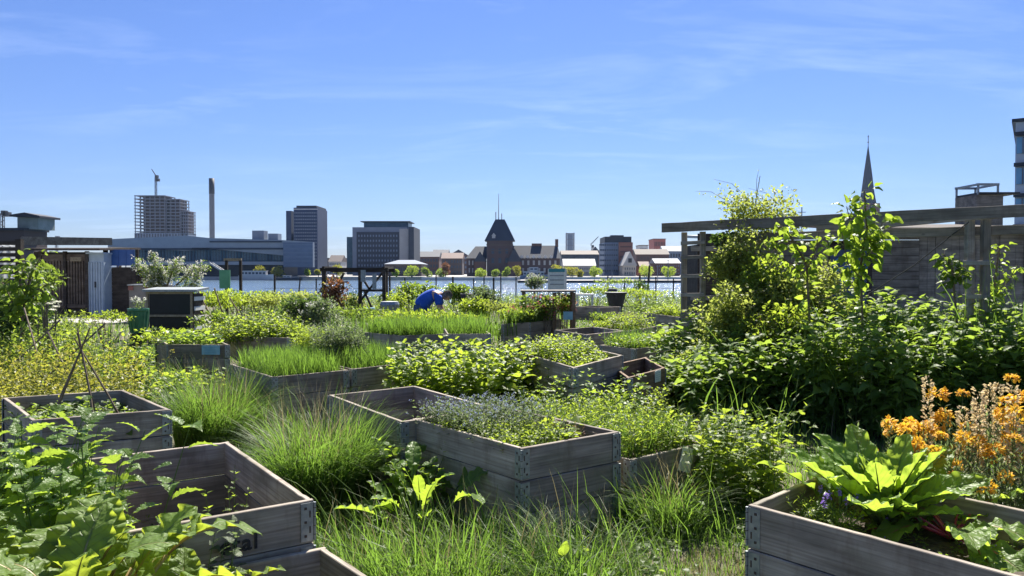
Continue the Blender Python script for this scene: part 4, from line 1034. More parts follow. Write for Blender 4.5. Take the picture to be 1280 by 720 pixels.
# ------------------------------------------------------------------ sheds behind it
Y = 14.0
def wx(px): return at(px, 300, Y).x
def wz(py): return at(640, py, Y).z
def planks(e, x0, x1, z0, z1, y, vertical, w, mat, name='wall'):
    R = np.random.default_rng(int(x0 * 100) % 9999 + 5); g = G()
    if vertical:
        n = int((x1 - x0) / w)
        for i in range(n):
            xa = x0 + (x1 - x0) * i / n; g.box((xa + w / 2, y + R.uniform(0, .012), (z0 + z1) / 2 + R.uniform(-.01, .01)), ((x1 - x0) / n - .006, .02, z1 - z0))
    else:
        n = int((z1 - z0) / w)
        for i in range(n):
            za = z0 + (z1 - z0) * (i + .5) / n
            g.box(((x0 + x1) / 2, y + R.uniform(0, .006), za), (x1 - x0, .02, (z1 - z0) / n - .008), R=np.array(Matrix.Rotation(.0, 3, 'X')))
    return g.build(name, mat, e, fixn=True)
she = empty('garden_shed', (0, 0, 0), 'long grey board shed with a blue door behind the pergola', 'shed')
planks(she, wx(905), wx(1033), 0, wz(300), Y, False, .14, M['shedwood'])
planks(she, wx(1086), wx(1149), 0, wz(290), Y, False, .14, M['shedwood'])
planks(she, wx(1149.5), wx(1330), 0, wz(289), Y, True, .15, M['shedwood'])
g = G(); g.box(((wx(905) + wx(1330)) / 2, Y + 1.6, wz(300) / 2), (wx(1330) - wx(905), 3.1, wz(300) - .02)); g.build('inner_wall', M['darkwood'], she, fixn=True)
g = G(); g.box((wx(1060), Y - .01, wz(312) / 2), (wx(1084) - wx(1036), .05, wz(312))); dr = g.build('door', plain('blue_painted_door', (.025, .055, .12), (.04, .08, .17), .5, 8), she, fixn=True)
g = G(); a, b, z1 = wx(1033.5), wx(1086), wz(311)
g.box((a, Y - .03, z1 / 2), (.08, .06, z1)); g.box((b, Y - .03, z1 / 2), (.08, .06, z1)); g.box(((a + b) / 2, Y - .035, z1 + .04), (b - a + .16, .06, .08)); g.build('frame', M['darkwood'], dr, fixn=True)
g = G()
R = np.random.default_rng(4)
sx, sz = wx(1063), wz(336)
def scr(pts): g.tube([(sx + x, Y - .042, sz + z) for x, z in pts], .014, 6)
for (ox, oz, rx, rz_) in ((-.22, .06, .09, .08), (.0, .1, .08, .08), (.19, .03, .09, .08), (-.14, -.17, .1, .07), (.1, -.16, .09, .09)):
    scr([(ox + rx * math.cos(t), oz + rz_ * math.sin(t)) for t in np.linspace(.6, 6.2, 14)])
scr([(-.32, -.06), (-.1, .03), (.08, -.06), (.28, .16), (.33, -.1)]); scr([(-.3, .16), (-.2, .21), (-.06, .15), (.1, .22)])
g.build('graffiti', plain('light_blue_spray', (.10, .28, .55), (.14, .36, .66), .6, 8), dr)
g = G(); g.prism([(Y - .25, wz(290)), (Y - .25, wz(290) + .07), (Y + 3.2, wz(290) + .35), (Y + 3.2, wz(290) + .28)], wx(1084), wx(1335), 0, 'x'); g.build('roof', M['darkwood'], she, fixn=True)
g = G(); g.prism([(Y - .2, wz(300)), (Y - .2, wz(300) + .06), (Y + 3.2, wz(300) + .25), (Y + 3.2, wz(300) + .19)], wx(900), wx(1084), 0, 'x')
g.build('roof', plain('pale_corrugated_roof', (.45, .45, .44), (.55, .55, .53), .6, 5), she, fixn=True)
# tall dark plank screen by the left post
fe = empty('plank_screen', (0, 0, 0), 'dark upright plank screen just behind the left pergola posts', 'fence')
planks(fe, at(872, 300, 12.2).x, at(912, 300, 12.2).x, 0, at(0, 292, 12.2).z, 12.2, True, .13, M['darkwood'], 'plank_panel')
g = G(); g.box((at(892, 300, 12.2).x, 12.17, 1.2), (.75, .03, .08)); g.box((at(892, 300, 12.2).x, 12.17, 2.0), (.75, .03, .08)); g.build('rail', M['post'], fe, fixn=True)
# roof platform
d = 16.5; e = empty('roof_platform', (0, 0, 0), 'box with open metal rail frame standing up behind the shed roof', 'platform')
a, b = at(1194, 248, d + .8), at(1254, 248, d); zt = at(0, 230.5, d).z; zb = at(0, 246, d).z
g = G(); g.box(((a.x + b.x) / 2, d + .4, zb - .75), (b.x - a.x, .8, 1.6)); g.build('box', M['shedwood'], e, fixn=True)
g = G(); g.box((b.x - .1, d + .4, zb + .08), ((b.x - a.x) + .3, .9, .04)); g.build('deck', C['dark'], e, fixn=True)
for x in (a.x, b.x - .15):
    for y in (d, d + .8): g = G(); g.bar((x + .03, y, zb + .05), (x + .03, y, zt), .035); g.build('post', M['steel'], e, fixn=True)
g = G(); g.bar((a.x, d, zt), (b.x - .1, d, zt), .05); g.bar((a.x, d + .8, zt), (b.x - .1, d + .8, zt), .05); g.bar((a.x + .03, d, zt), (a.x + .03, d + .8, zt), .045); g.bar((b.x - .12, d, zt), (b.x - .12, d + .8, zt), .045); g.build('rail', M['steel'], e, fixn=True)

# ------------------------------------------------------------------ left side: sheds, fences, frames
d = 28.0
def X(px, dd): return at(px, 300, dd).x
def ZZ(py, dd): return at(640, py, dd).z
e = empty('slatted_shed', (0, 0, 0), 'brown slatted shed with two doors left of the pale metal locker', 'shed')
x0, x1, zt = X(40, d), X(108, d), ZZ(314, d)
g = G(); g.box(((x0 + x1) / 2, d + 1.3, zt / 2), (x1 - x0, 2.4, zt - .06)); g.build('wall', M['darkwood'], e, fixn=True)
xm = X(80.5, d)
sw = wood('shed_slats', (.15, .11, .08), (.26, .20, .155), grain=30)
for (a, b) in ((X(52, d), xm - .06), (xm + .06, X(107, d))):
    g = G(); n = 7; w = (b - a) / n
    for i in range(n): g.box((a + w * (i + .5), d + .06, zt * .52), (w * .62, .05, zt * .82))
    g.box(((a + b) / 2, d + .04, zt * .90), (b - a, .05, zt * .10)); g.box(((a + b) / 2, d + .04, zt * .14), (b - a, .05, .12))
    dr = g.build('door', sw, e, fixn=True)
    if a > xm: g = G(); g.box(((a + b) / 2 + .0, d + .0, zt * .875), (.42, .04, .16)); g.build('name_board', M['drystick'], dr, fixn=True)
for xx in (X(50, d), xm, X(108, d)): g = G(); g.box((xx, d + .03, zt / 2), (.11, .12, zt)); g.build('post', M['darkwood'], e, fixn=True)
g = G(); g.prism([(d - .35, zt + .02), (d - .35, zt + .1), (d + 2.7, zt + .22), (d + 2.7, zt + .14)], x0 - .3, X(131, d), 0, 'x'); g.build('roof', M['darkwood'], e, fixn=True)
e = empty('metal_locker', (0, 0, 0), 'pale blue-grey ribbed metal locker beside the brown slatted shed', 'locker')
x0, x1, zt = X(108.8, d), X(128.5, d), ZZ(317.5, d)
lm = plain('pale_blue_metal', (.38, .47, .56), (.48, .57, .66), .45, 5, bmp=0)
g = G(); g.box(((x0 + x1) / 2, d + .5, zt / 2), (x1 - x0, .9, zt)); n = 6
for i in range(n): g.box((x0 + (x1 - x0) * (i + .5) / n, d + .03, zt * .45), ((x1 - x0) / n * .45, .05, zt * .84))
g.build('body', lm, e, fixn=True)
g = G(); g.box(((x0 + x1) / 2, d + .47, zt + .03), (x1 - x0 + .08, 1.02, .06)); g.build('lid', lm, e, fixn=True)
g = G(); g.box(((x0 + x1) / 2, d - .01, zt * .5), (.05, .04, .22)); g.build('handle', C['dark'], e, fixn=True)
e = empty('board_fence', (0, 0, 0), 'dark horizontal board fence with a blue tarpaulin along its top, right of the metal locker', 'fence'); df = 28.6
x0, x1 = X(131, df), X(193, df); zt = ZZ(334, df)
planks(e, x0, x1, 0, zt, df, False, .13, M['darkwood'], 'board_panel'); g = G(); g.box(((x0 + x1) / 2, df + .06, zt / 2), (x1 - x0, .03, zt)); g.build('gap_blocker', M['darkwood'], e, fixn=True)  # solid board added behind the fence to keep light out of its gaps
for px in (132.5, 172, 192): g = G(); g.box((X(px, df), df - .04, ZZ(312 if px < 175 else 336, df) / 2), (.16 if px < 140 else .1, .08, ZZ(312 if px < 175 else 336, df))); g.build('post', M['darkwood'], e, fixn=True)
g = G(); g.box(((X(137, df) + X(168, df)) / 2, df, (ZZ(312, df) + zt) / 2 + .03), (X(168, df) - X(137, df), .03, ZZ(312, df) - zt - .06))
for k in range(4): g.box((X(138 + k * 9.7, df), df - .025, (ZZ(312, df) + zt) / 2), (.03, .02, ZZ(312, df) - zt))
g.build('tarpaulin', plain('blue_tarpaulin', (.02, .07, .24), (.04, .12, .36), .35, 3), e, fixn=True)
e = empty('slatted_fence', (0, 0, 0), 'dark fence with bright gaps between horizontal slats at the left edge', 'fence'); df = 19
g = G(); xa, xb = X(-60, df), X(23, df)
for k in range(6):
    z = ZZ(304 + k * 7.3, df); g.box(((xa + xb) / 2, df, z), (xb - xa, .025, .095))
g.build('slat_panel', M['darkwood'], e, fixn=True)
g = G(); g.box((X(24.5, df), df, ZZ(299, df) / 2), (.14, .14, ZZ(299, df))); g.build('post', M['darkwood'], e, fixn=True)
g = G(); g.box(((xa + xb) / 2, df + .02, ZZ(348, df) / 2), (xb - xa, .03, ZZ(348, df))); g.build('lower_board', M['darkwood'], e, fixn=True)
g = G(); df2 = 19.4; g.bar((X(26, df2), df2, ZZ(301, df2)), (X(62, df2), df2 + 3, ZZ(302, df2 + 3)), .05, .22); o = g.build('top_board', M['shedwood'], e, fixn=True)
# sunlit pale box added behind the slats so their gaps look bright
e = empty('pale_backdrop', (0, 0, 0), 'pale container added behind the slats to brighten the gaps at the left edge', 'backdrop')
g = G(); xr = (20 - 640) * 21.2 / F; g.box((xr - 1.5, 20.4, 1.2), (3, 1.6, 2.4)); g.build('body', plain('offwhite_backdrop', (.6, .6, .58), (.7, .7, .68), .6, 2), e, fixn=True)
g = G()
for k in range(5): g.box((xr + .01, 19.8 + k * .3, 1.2), (.05, .12, 2.3))
g.build('ribs', M['white'], e, fixn=True)
# hut and wall top further back
d = 60; e = empty('brick_workshop', (0, 0, 0), 'low brown brick workshop roofline over the slatted fence on the left', 'building')
g = G(); xa, xb, zt = X(-90, d), X(59, d + 3), ZZ(288, d); g.box(((xa + xb) / 2, d + 1.5, zt / 2), (xb - xa, 3, zt)); g.build('wall', C['brown'], e, fixn=True)
g = G(); g.box(((xa + xb) / 2, d + 1.5, zt + .1), (xb - xa + .2, 3.3, .2)); g.build('roof', C['dark'], e, fixn=True)
d = 60.6; e = empty('rooftop_hut', (0, 0, 0), 'small grey-green hut with a ridged cap on the brick workshop roof', 'hut')
xa, xb, z0, z1 = X(23, d), X(49, d), ZZ(288, d) + .1, ZZ(271, d)
g = G(); g.box(((xa + xb) / 2, d + 1, (z0 + z1) / 2), (xb - xa, 2.2, z1 - z0)); g.build('wall', plain('hut_sheeting', (.16, .19, .17), (.24, .27, .25), .8, 2), e, fixn=True)
g = G(); zm = ZZ(266, d); g.prism([(xa - .45, z1), (xb + .3, z1 - .1), (xb + .3, z1 + .06), ((xa * .55 + xb * .45), zm), (xa - .45, z1 + .14)], d - .4, d + 2.4); g.build('roof', C['dark'], e, fixn=True)
# cabinet, cold frame, pot
d = 24.0; e = empty('grey_cabinet', (0, 0, 0), 'grey weathered cabinet with reddish top corners behind the cold frame', 'cabinet')
xa, xb, zt = X(160.5, d), X(205, d), ZZ(357, d)
g = G(); g.box(((xa + xb) / 2, d + .3, zt / 2), (xb - xa, .6, zt)); g.build('body', plain('grey_cabinet_side', (.20, .19, .18), (.34, .30, .28), .8, 3), e, fixn=True)
g = G(); g.box(((xa + xb) / 2, d + .28, zt + .02), (xb - xa + .06, .68, .04)); g.build('top', M['steel'], e, fixn=True)
g = G()
for px in (163, 184): g.box((X(px, d), d - .01, zt - .08), (.16, .03, .14))
g.build('corner_plate', plain('faded_red_plate', (.22, .07, .06), (.3, .12, .1), .6), e, fixn=True)
d = 17.0; e = empty('cold_frame', (0, 0, 0), 'cold frame with pale rim, dark glazed front and slatted side', 'cold frame')
xa, xb, zt, xs = X(182.5, d), X(240, d), ZZ(364.5, d), X(249.5, d)
dp = .5
g = G(); g.box(((xa + xb) / 2, d + dp / 2, zt / 2 - .02), (xb - xa - .1, dp - .06, zt - .06)); g.build('body', M['darkwood'], e, fixn=True)
g = G()
for z in (zt - .03, zt * .53, .08): g.box(((xa + xb) / 2, d, z), (xb - xa, .05, .05))
for x in (xa + .02, xb - .02): g.box((x, d - .004, zt / 2), (.05, .05, zt))
g.build('front_frame', M['drystick'], e, fixn=True)
for z in (zt * .76, zt * .3): g = G(); g.box(((xa + xb) / 2, d + .01, z), (xb - xa - .12, .015, zt * .38)); g.build('pane', plain('black_pane', (.008, .01, .014), (.014, .018, .024), .35, 5, bmp=0, spec=.3), e, fixn=True)
g = G(); g.prism([(d - .1, zt + .0), (d - .1, zt + .05), (d + dp + .1, zt + .09), (d + dp + .1, zt + .04)], xa - .06, xb + .14, 0, 'x'); g.build('lid', M['steel'], e, fixn=True)
g = G()
for k in range(5): g.box((xb + .06, d + dp / 2, zt * (.1 + .19 * k)), (.03, dp + .04, .09))
g.build('side_slat', M['white'], e, fixn=True)
g = G(); g.box((xb + .03, d + dp / 2, zt / 2), (.02, dp, zt - .1)); g.build('side_panel', M['darkwood'], e, fixn=True)
d = 15.5; e = empty('flower_pot', (X(172, d), d, 0), 'ribbed green pot with small white flowers left of the cold frame', 'pot')
g = G(); lathe(g, [(.0, .35), (.14, .35), (.19, .8), (.21, .82), (.21, .86), (.18, .86), (.17, .8), (0, .8)], (0, 0, 0), 20)
for k in range(12): a = k * .5236; g.bar((math.cos(a) * .145, math.sin(a) * .145, .36), (math.cos(a) * .195, math.sin(a) * .195, .8), .03)
g.build('pot', plain('green_glazed_pot', (.03, .14, .08), (.07, .24, .14), .35, 6), e)
g = G(); lathe(g, [(0, 0), (.17, 0), (.17, .33), (0, .35)], (0, 0, 0), 12); g.build('stand', M['darkwood'], e)
R = np.random.default_rng(3); g = G(); B0 = np.zeros((14, 3)); B0[:, :2] = R.normal(0, .07, (14, 2)); B0[:, 2] = .8
tp = stems(g, B0, .28, 5, 2, .05, [L_TINY], R=R, lean=.3)
for p in tp: q = R.normal(0, 1, (8, 3)); g.inst(L_PET, frames(q, np.full(8, .035)), p[None] + q * .006, 2)
g.build('flowers', [M['mid'], M['stem'], M['whitefl']], e)

# green board on a frame
d = 21; e = empty('notice_frame', (0, 0, 0), 'dark square post frame with a pale green board hanging on it', 'sign frame')
xa, xb, zt = X(283, d), X(300.5, d), ZZ(325.5, d)
for x in (xa, xb): g = G(); g.bar((x, d, 0), (x, d, zt), .07); g.build('post', M['darkwood'], e, fixn=True)
g = G(); g.bar((xa - .07, d, zt + .02), (xb + .03, d, zt + .02), .06, .08); g.build('crossbar', M['drystick'], e, fixn=True)
g = G(); g.box((X(281.5, d), d - .05, ZZ(349, d)), (.30, .03, .52)); g.build('green_board', plain('pale_green_board', (.10, .32, .17), (.16, .42, .24), .6, 4), e, fixn=True)
for i, (x0, y0, x1, y1, lab) in enumerate(((247, 363, 263, 381, 'pale leaning stick in the greens behind the cold frame'), (268, 360, 279, 380, 'pale leaning stick left of the green board'), (287, 372, 303, 384, 'short pale stick under the green board'))):
    g = G(); g.tube([at(x0, y0, 18), at(x1, y1 + 14, 18.3)], [.016, .02], 6); tag(g.build('stick', M['drystick']), lab, 'stick', 'leaning garden sticks')

# dark braced timber frame
d = 18.5; e = empty('timber_frame', (0, 0, 0), 'dark timber trellis frame with diagonal braces by the water', 'trellis')
xs = [X(405, d), X(450, d), X(480, d)]; zt = ZZ(337, d)
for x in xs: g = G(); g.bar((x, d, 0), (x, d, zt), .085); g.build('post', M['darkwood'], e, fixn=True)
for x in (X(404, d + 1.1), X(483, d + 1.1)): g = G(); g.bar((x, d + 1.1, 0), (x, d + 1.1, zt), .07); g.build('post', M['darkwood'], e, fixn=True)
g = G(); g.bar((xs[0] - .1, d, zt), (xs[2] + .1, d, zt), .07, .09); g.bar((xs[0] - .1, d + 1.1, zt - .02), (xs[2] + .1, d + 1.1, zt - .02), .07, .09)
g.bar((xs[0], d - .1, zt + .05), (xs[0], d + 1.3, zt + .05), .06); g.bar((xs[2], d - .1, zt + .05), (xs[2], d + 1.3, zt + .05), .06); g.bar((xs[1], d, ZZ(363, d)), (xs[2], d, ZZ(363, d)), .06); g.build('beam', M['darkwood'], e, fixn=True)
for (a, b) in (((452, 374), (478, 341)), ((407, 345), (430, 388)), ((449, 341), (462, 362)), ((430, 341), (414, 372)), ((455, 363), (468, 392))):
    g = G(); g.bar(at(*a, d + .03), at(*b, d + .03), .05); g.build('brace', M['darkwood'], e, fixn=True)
for (px, py, w, h) in ((454, 345, .12, .3), (468, 352, .1, .4)): g = G(); g.box(tuple(at(px, py, d - .06)), (w, .02, h)); g.build('hung_board', M['steel'], e, fixn=True)
# fence along the quay: thin posts and wires
e = empty('quay_fence', (0, 0, 0), 'thin wire fence with slim dark posts along the water edge', 'fence'); d = 33
pxs = [343, 371, 395, 487, 506, 545, 566, 592, 605, 617, 626, 645, 668, 760, 781, 800, 820, 842, 851]
for i, px in enumerate(pxs):
    zz = ZZ(344 + (i * 7 % 5), d); lean = .15 if px in (371, 851) else 0.0
    g = G(); g.tube([(X(px, d), d, 0), (X(px, d) + lean, d, zz)], .03 if i % 3 else .045, 6); g.build('post', M['darkwood'], e)
g = G()
for zz in (.5, .9, 1.25): g.tube([(X(330, d), d - .03, zz), (X(600, d), d - .03, zz - .02), (X(860, d), d - .03, zz)], .007, 4)
g.build('wire', C['dark'], e)
g = G(); a = at(805, 372, 31); g.tube([at(808, 378, 30), at(812, 332, 30)], .04, 6); tag(g.build('leaning_post', M['darkwood']), 'leaning slim post at the water just left of the pergola', 'post')
# info sign with teal band
d = 22; e = empty('information_sign', (0, 0, 0), 'pale translucent board with a teal top band by the water', 'sign')
a, b = X(686, d), X(706, d); zt, z0 = ZZ(336, d), ZZ(363, d)
g = G(); g.box(((a + b) / 2, d, (zt + z0) / 2 - .05), (b - a, .03, zt - z0 - .1)); g.build('panel', M['note'], e, fixn=True)
g = G(); g.box(((a + b) / 2, d, zt - .045), (b - a, .035, .1)); g.build('top_band', plain('teal_paint', (.03, .20, .24), (.05, .28, .32), .5), e, fixn=True)
g = G()
for k in range(3): g.box(((a + b) / 2, d - .018, zt - .2 - k * .13), ((b - a) * .86, .006, .03))
g.build('stripe', M['steel'], e, fixn=True)
for x in (a, b + .03): g = G(); g.bar((x, d + .03, 0), (x, d + .03, zt), .05); g.build('post', M['white'], e, fixn=True)
# potting table with flowers in front
d = 15.8; e = empty('planting_table', (0, 0, 0), 'weathered wooden table frame among red and pink flowers', 'table')
a, b, zt = X(651, d), X(720, d), ZZ(364, d)
g = G(); g.box(((a + b) / 2, d + .3, zt), (b - a, .7, .035)); g.build('table_top', M['shedwood'], e, fixn=True)
for x in (X(655, d), X(693, d), X(717.5, d)): g = G(); g.bar((x, d + .03, 0), (x, d + .03, zt - .03), .075); g.build('leg', M['boardwarm'], e, fixn=True)
for x in (X(655, d), X(717.5, d)): g = G(); g.bar((x, d + .58, 0), (x, d + .58, zt - .03), .075); g.build('leg', M['boardwarm'], e, fixn=True)
g = G(); g.box((X(711, d - .3), d - .1, ZZ(394.5, d - .1)), (.20, .02, .17)); tag(g.build('note_sheet', M['bluenote'], fixn=True), 'light blue note sheet leaning at the foot of the wooden flower table', 'note')
# black tub upside down and small white bench
d = 24; e = empty('black_tub', (at(770, 370, d).x, d, 0), 'black upturned tub with flared rim by the water', 'tub'); e.scale = (.62, .62, .93)
g = G(); lathe(g, [(0, 1.16), (.22, 1.16), (.25, 1.1), (.24, 1.07)], (-.18, 0, 0), 16); g.build('knob_bucket', C['dark'], e, True)
g = G(); lathe(g, [(.0, .4), (.30, .4), (.52, .98), (.60, 1.0), (.60, 1.04), (.5, 1.04), (0, 1.0)], (0, 0, 0), 20); g.build('tub', C['dark'], e)
g = G(); lathe(g, [(.3, 0), (.32, .4), (0, .4)], (0, 0, 0), 12); g.build('base', M['darkwood'], e)
d = 25; e = empty('garden_bench', (0, 0, 0), 'small pale bench between the flower table and the black tub', 'bench'); a = at(731, 372, d)
g = G(); g.box((a.x, d, a.z + .1), (.6, .35, .05)); g.build('seat', M['white'], e, fixn=True)
for sx in (-.25, .25): g = G(); g.box((a.x + sx, d, (a.z + .07) / 2), (.05, .3, a.z + .07)); g.build('leg', M['white'], e, fixn=True)
# small things
d = 17.5; g = G(); g.box(tuple(at(461, 389, d)), (.26, .2, .12)); g.box(tuple(at(461, 385.5, d)), (.29, .23, .03)); tag(g.build('plastic_box', M['bluenote'], fixn=True), 'small light blue plastic box at the foot of the dark trellis', 'box')
d = 18; g = G(); a = at(487, 383, d); lathe(g, [(0, -.18), (.2, -.18), (.24, .05), (.21, .12), (0, .13)], tuple(a), 16); tag(g.build('plastic_bucket', M['steel']), 'grey-green bucket right of the dark trellis foot', 'bucket')
# ------------------------------------------------------------------ vegetation
def xy(px, py, z=0.0):
    p = on(px, py, z); return np.array([p.x, p.y, p.z])
def disc(c, r, n, R, z=0.0, e=.5):
    a = R.uniform(0, 6.283, n); q = R.uniform(0, 1, n) ** e
    rx, ry = (r, r) if np.isscalar(r) else r
    return np.stack([c[0] + np.cos(a) * q * rx, c[1] + np.sin(a) * q * ry, np.full(n, z)], 1)
# ---- ground grass
def area(n, x0, x1, y0, y1, R):
    P = np.stack([R.uniform(x0, x1, n), R.uniform(y0, y1, n), np.zeros(n)], 1); return P
R = np.random.default_rng(11)
g = G(); gd = G()
def bare(P):   # worn strip by the lower right bed and the path
    b = np.zeros(len(P), bool)
    b |= ((P[:, 0] - 1.12) / .24) ** 2 + ((P[:, 1] - 3.85) / .42) ** 2 < 1
    return b
for (n, x0, x1, y0, y1, L, w, clump) in ((26000, -2.6, 2.6, 2.0, 5.2,  .17, .0042, .35), (9000, 2.3, 6.5, 2.2, 7.0, .24, .006, .5), (5000, -6, -2.3, 2.2, 5.0, .24, .006, .5), (26000, -5.5, 5.5, 4.6, 9.0, .24, .0065, .5), (30000, -10, 7, 8.5, 16, .28, .010, .8), (22000, -15, 8, 15, 34, .42, .016, 1.2)):
    P = area(n, x0, x1, y0, y1, R); dens = noise2(P[:, 0], P[:, 1], clump, 21); keep = (R.random(n) < .25 + 1.1 * dens) & ~in_beds(P, .03) & ~bare(P)
    P = P[keep]; k = noise2(P[:, 0], P[:, 1], clump * 1.6, 22)
    if y0 > 14: P = P[(P[:, 0] > -9) | (P[:, 1] < 22)]; k = noise2(P[:, 0], P[:, 1], clump * 1.6, 22)
    dry = R.random(len(P)) < .025
    blades(g, P[~dry], L * (.25 + 1.3 * k[~dry] ** 1.5), w, .75, R=R); blades(gd, P[dry], L * (.5 + 1. * k[dry]), w, .8, R=R)
P = area(9000, .5, 1.7, 3.1, 4.7, R); P = P[bare(P) & ~in_beds(P, .02)]; blades(g, P[: len(P) // 2], .07, .004, .7, R=R); blades(gd, P[len(P) // 2:], .06, .004, .9, R=R)
tag(g.build('grass', M['grass']), 'long uncut green grass growing between all the beds', 'grass', kind='stuff')
tag(gd.build('dry_grass', M['drygrass']), 'scattered straw-coloured dead grass blades among the green', 'dry grass', kind='stuff')

R = np.random.default_rng(19); P = area(330, -1.7, 1.6, 3.0, 5.6, R); P = P[~in_beds(P, .05) & ~bare(P)]
g = G(); stems(g, P, .20, 4, 2, .055, [L_OV2[0], L_OV[1], L_ROUND], R=R, lean=.5, r=.002)
tag(g.build('ground_weeds', [M['mid'], M['stem']]), 'low broad-leaved weeds mixed into the foreground grass', 'weeds', kind='stuff')
g = G(); P = area(5200, -1.7, 1.8, 2.9, 5.4, R); P = P[~in_beds(P, .03) & ~bare(P)]; blades(g, P, .20, .006, 1.5, R=R)
P = area(420, -1.3, 1.3, 3.2, 4.6, R); P = P[~in_beds(P, .03) & ~bare(P)]; blades(g, P, .52, .006, 1.25, m=0, R=R, az=R.normal(3.4, .8, len(P)))
tag(g.build('tangled_grass', [M['grass']]), 'flattened tangled grass lying between the foreground beds', 'grass', kind='stuff')

# ---- big arching tussocks
def tussock(px, py, r, L, n, label, seed, w=.0045, lean=None):
    R = np.random.default_rng(seed); c = xy(px, py); P = disc(c, r, n, R, 0, .6); keep = ~in_beds(P, .06); P = P[keep]
    sc = disc(c, r * .9, 9, R); kk = np.argmin(((P[:, None, :2] - sc[None, :, :2]) ** 2).sum(2), axis=1); sl = R.uniform(.7, 1.25, 9)
    az = np.arctan2(P[:, 1] - c[1], P[:, 0] - c[0]) + R.normal(0, .55, len(P)) + R.normal(0, .7, 9)[kk]
    q = np.hypot(P[:, 0] - c[0], P[:, 1] - c[1]) / r
    g = G(); blades(g, P, L * sl[kk], w * 1.35, .8 + .8 * q + R.uniform(-.2, .3, 9)[kk], R=R, az=az)
    k = R.random(len(P)) < .07; blades(g, P[k], L * 1.2, w * .9, .8, m=1, R=R)
    tag(g.build('grass_tussock', [M['grass'], M['drygrass']]), label, 'grass tussock', 'large grass tussocks')
tussock(405, 632, .30, .72, 3600, 'large arching grass tussock between the stencilled bed and the half-empty bed', 1)
tussock(272, 558, .36, .68, 3200, 'large grass tussock left of the joined grassy beds', 2)
tussock(350, 560, .22, .40, 600, 'smaller tussock between the two largest tussocks', 3)
tussock(590, 745, .50, .42, 700, 'dark shaded grass tussock before the central flower bed', 4)
tussock(470, 740, .42, .42, 800, 'grass tussock by the low bed at the bottom edge', 5)
tussock(830, 660, .24, .42, 700, 'bright grass tussock under the white torn paper', 6)
tussock(720, 735, .34, .42, 500, 'dark grass tussock below the right face of the central bed', 7)
tussock(225, 488, .34, .45, 1100, 'grass tussock in front of the squash bed', 8)
tussock(890, 600, .30, .45, 1200, 'grass tussock beside the dark nettle patch', 9)

# ---- dense herb masses
def mass(name, label, cat, spots, leaf, L, H, K, per, mats, R, z=0.0, lean=.18, top=.5, el=(-.2, .6), r=.0035, t0=.25, flower=None, fs=.02, fm=2, fn=6, kind='stuff', group=None, whorl=1.57, pet=.25):
    g = G(); Pn = spots; n = len(Pn)
    tops = stems(g, Pn, H, K, per, L, leaf, t0, lean, el, r, 0, 1, top, whorl, R, pet=pet)
    if flower is not None:
        sel = tops[R.random(n) < flower]
        for k in range(fn):
            o = R.normal(0, 1, (len(sel), 3)); o /= np.linalg.norm(o, axis=1, keepdims=True)
            g.inst(L_PET, frames(o + np.array([0, 0, .6]), np.full(len(sel), fs) * R.uniform(.7, 1.2, len(sel)), roll=R.uniform(0, 6, len(sel))), sel + o * fs * .6 * np.array([1, 1, 1.0]), fm)
    o = g.build(name, mats); tag(o, label, cat, group, kind); return o
# nettle thicket right: heights as a mound
R = np.random.default_rng(31)
P = area(4200, .9, 6.6, 6.2, 9.8, R)
def in_th(P):
    x, y = P[:, 0], P[:, 1]; front = 7.6 - .28 * (x - 2.0) + .25 * np.sin(x * 3)
    return (y > front) & (y < front + 2.1) & (x > 1.75 + .12 * np.sin(y * 5)) & ~in_beds(P, .05)
P = P[in_th(P)]
Hn = np.clip(.62 + .55 * np.clip((P[:, 0] - 1.7) / .9, 0, 1), .3, 1.2) * (.72 + .5 * noise2(P[:, 0], P[:, 1], .55, 8))
mass('nettle_patch', 'tall dense dark nettle thicket under the pergola beams', 'nettle patch', P, L_NETS, .125, Hn, 10, 2, [M['nettle'], M['stem']], R, lean=.14, top=.75, el=(-.5, .4), t0=.1)
g = G(); P = disc((3.9, 7.7), (2.3, .7), 170, R); P = P[in_th(P)]
blades(g, P, 1.25, .016, .6, R=R); P2 = disc((5.4, 7.6), (.7, .7), 170, R); blades(g, P2, 1.6, .017, .5, R=R); P3 = disc((2.3, 7.2), (.5, .35), 40, R); blades(g, P3, .8, .012, 1.0, R=R)
tag(g.build('reed_grass', [M['grass']]), 'long broad reed blades poking out of the nettle thicket', 'reed grass', kind='stuff')

# ---- climber on the pergola
e = empty('climbing_shrub', (0, 0, 0), 'tall scrambling shrub with small olive leaves growing up over the pergola beams', 'shrub')
R = np.random.default_rng(41); g = G(); gs = G()
def cluster(g, c, r, n, s, tpl, m=0, lobes=12, R=R):
    L = R.normal(0, 1, (lobes, 3)); L /= np.linalg.norm(L, axis=1, keepdims=True); L = L * R.uniform(.2, .85, (lobes, 1)) * np.array(r) + np.array(c)
    k = R.integers(0, lobes, n); q = R.normal(0, 1, (n, 3)); q /= np.linalg.norm(q, axis=1, keepdims=True)
    P = L[k] + q * (R.uniform(.1, 1.0, (n, 1)) ** .5) * np.array(r) * .42
    d = q * .8 + R.normal(0, .6, (n, 3)) + np.array([0, 0, .1])
    tt = tpl[int(R.integers(0, len(tpl)))]
    w = R.integers(0, len(tpl), n)
    Fm = frames(d, R.uniform(.6, 1.3, n) * s, roll=R.normal(0, .8, n))
    for i, T in enumerate(tpl): g.inst(T, Fm[w == i], P[w == i], m)
    return P
base = xy(960, 470)
cl = []
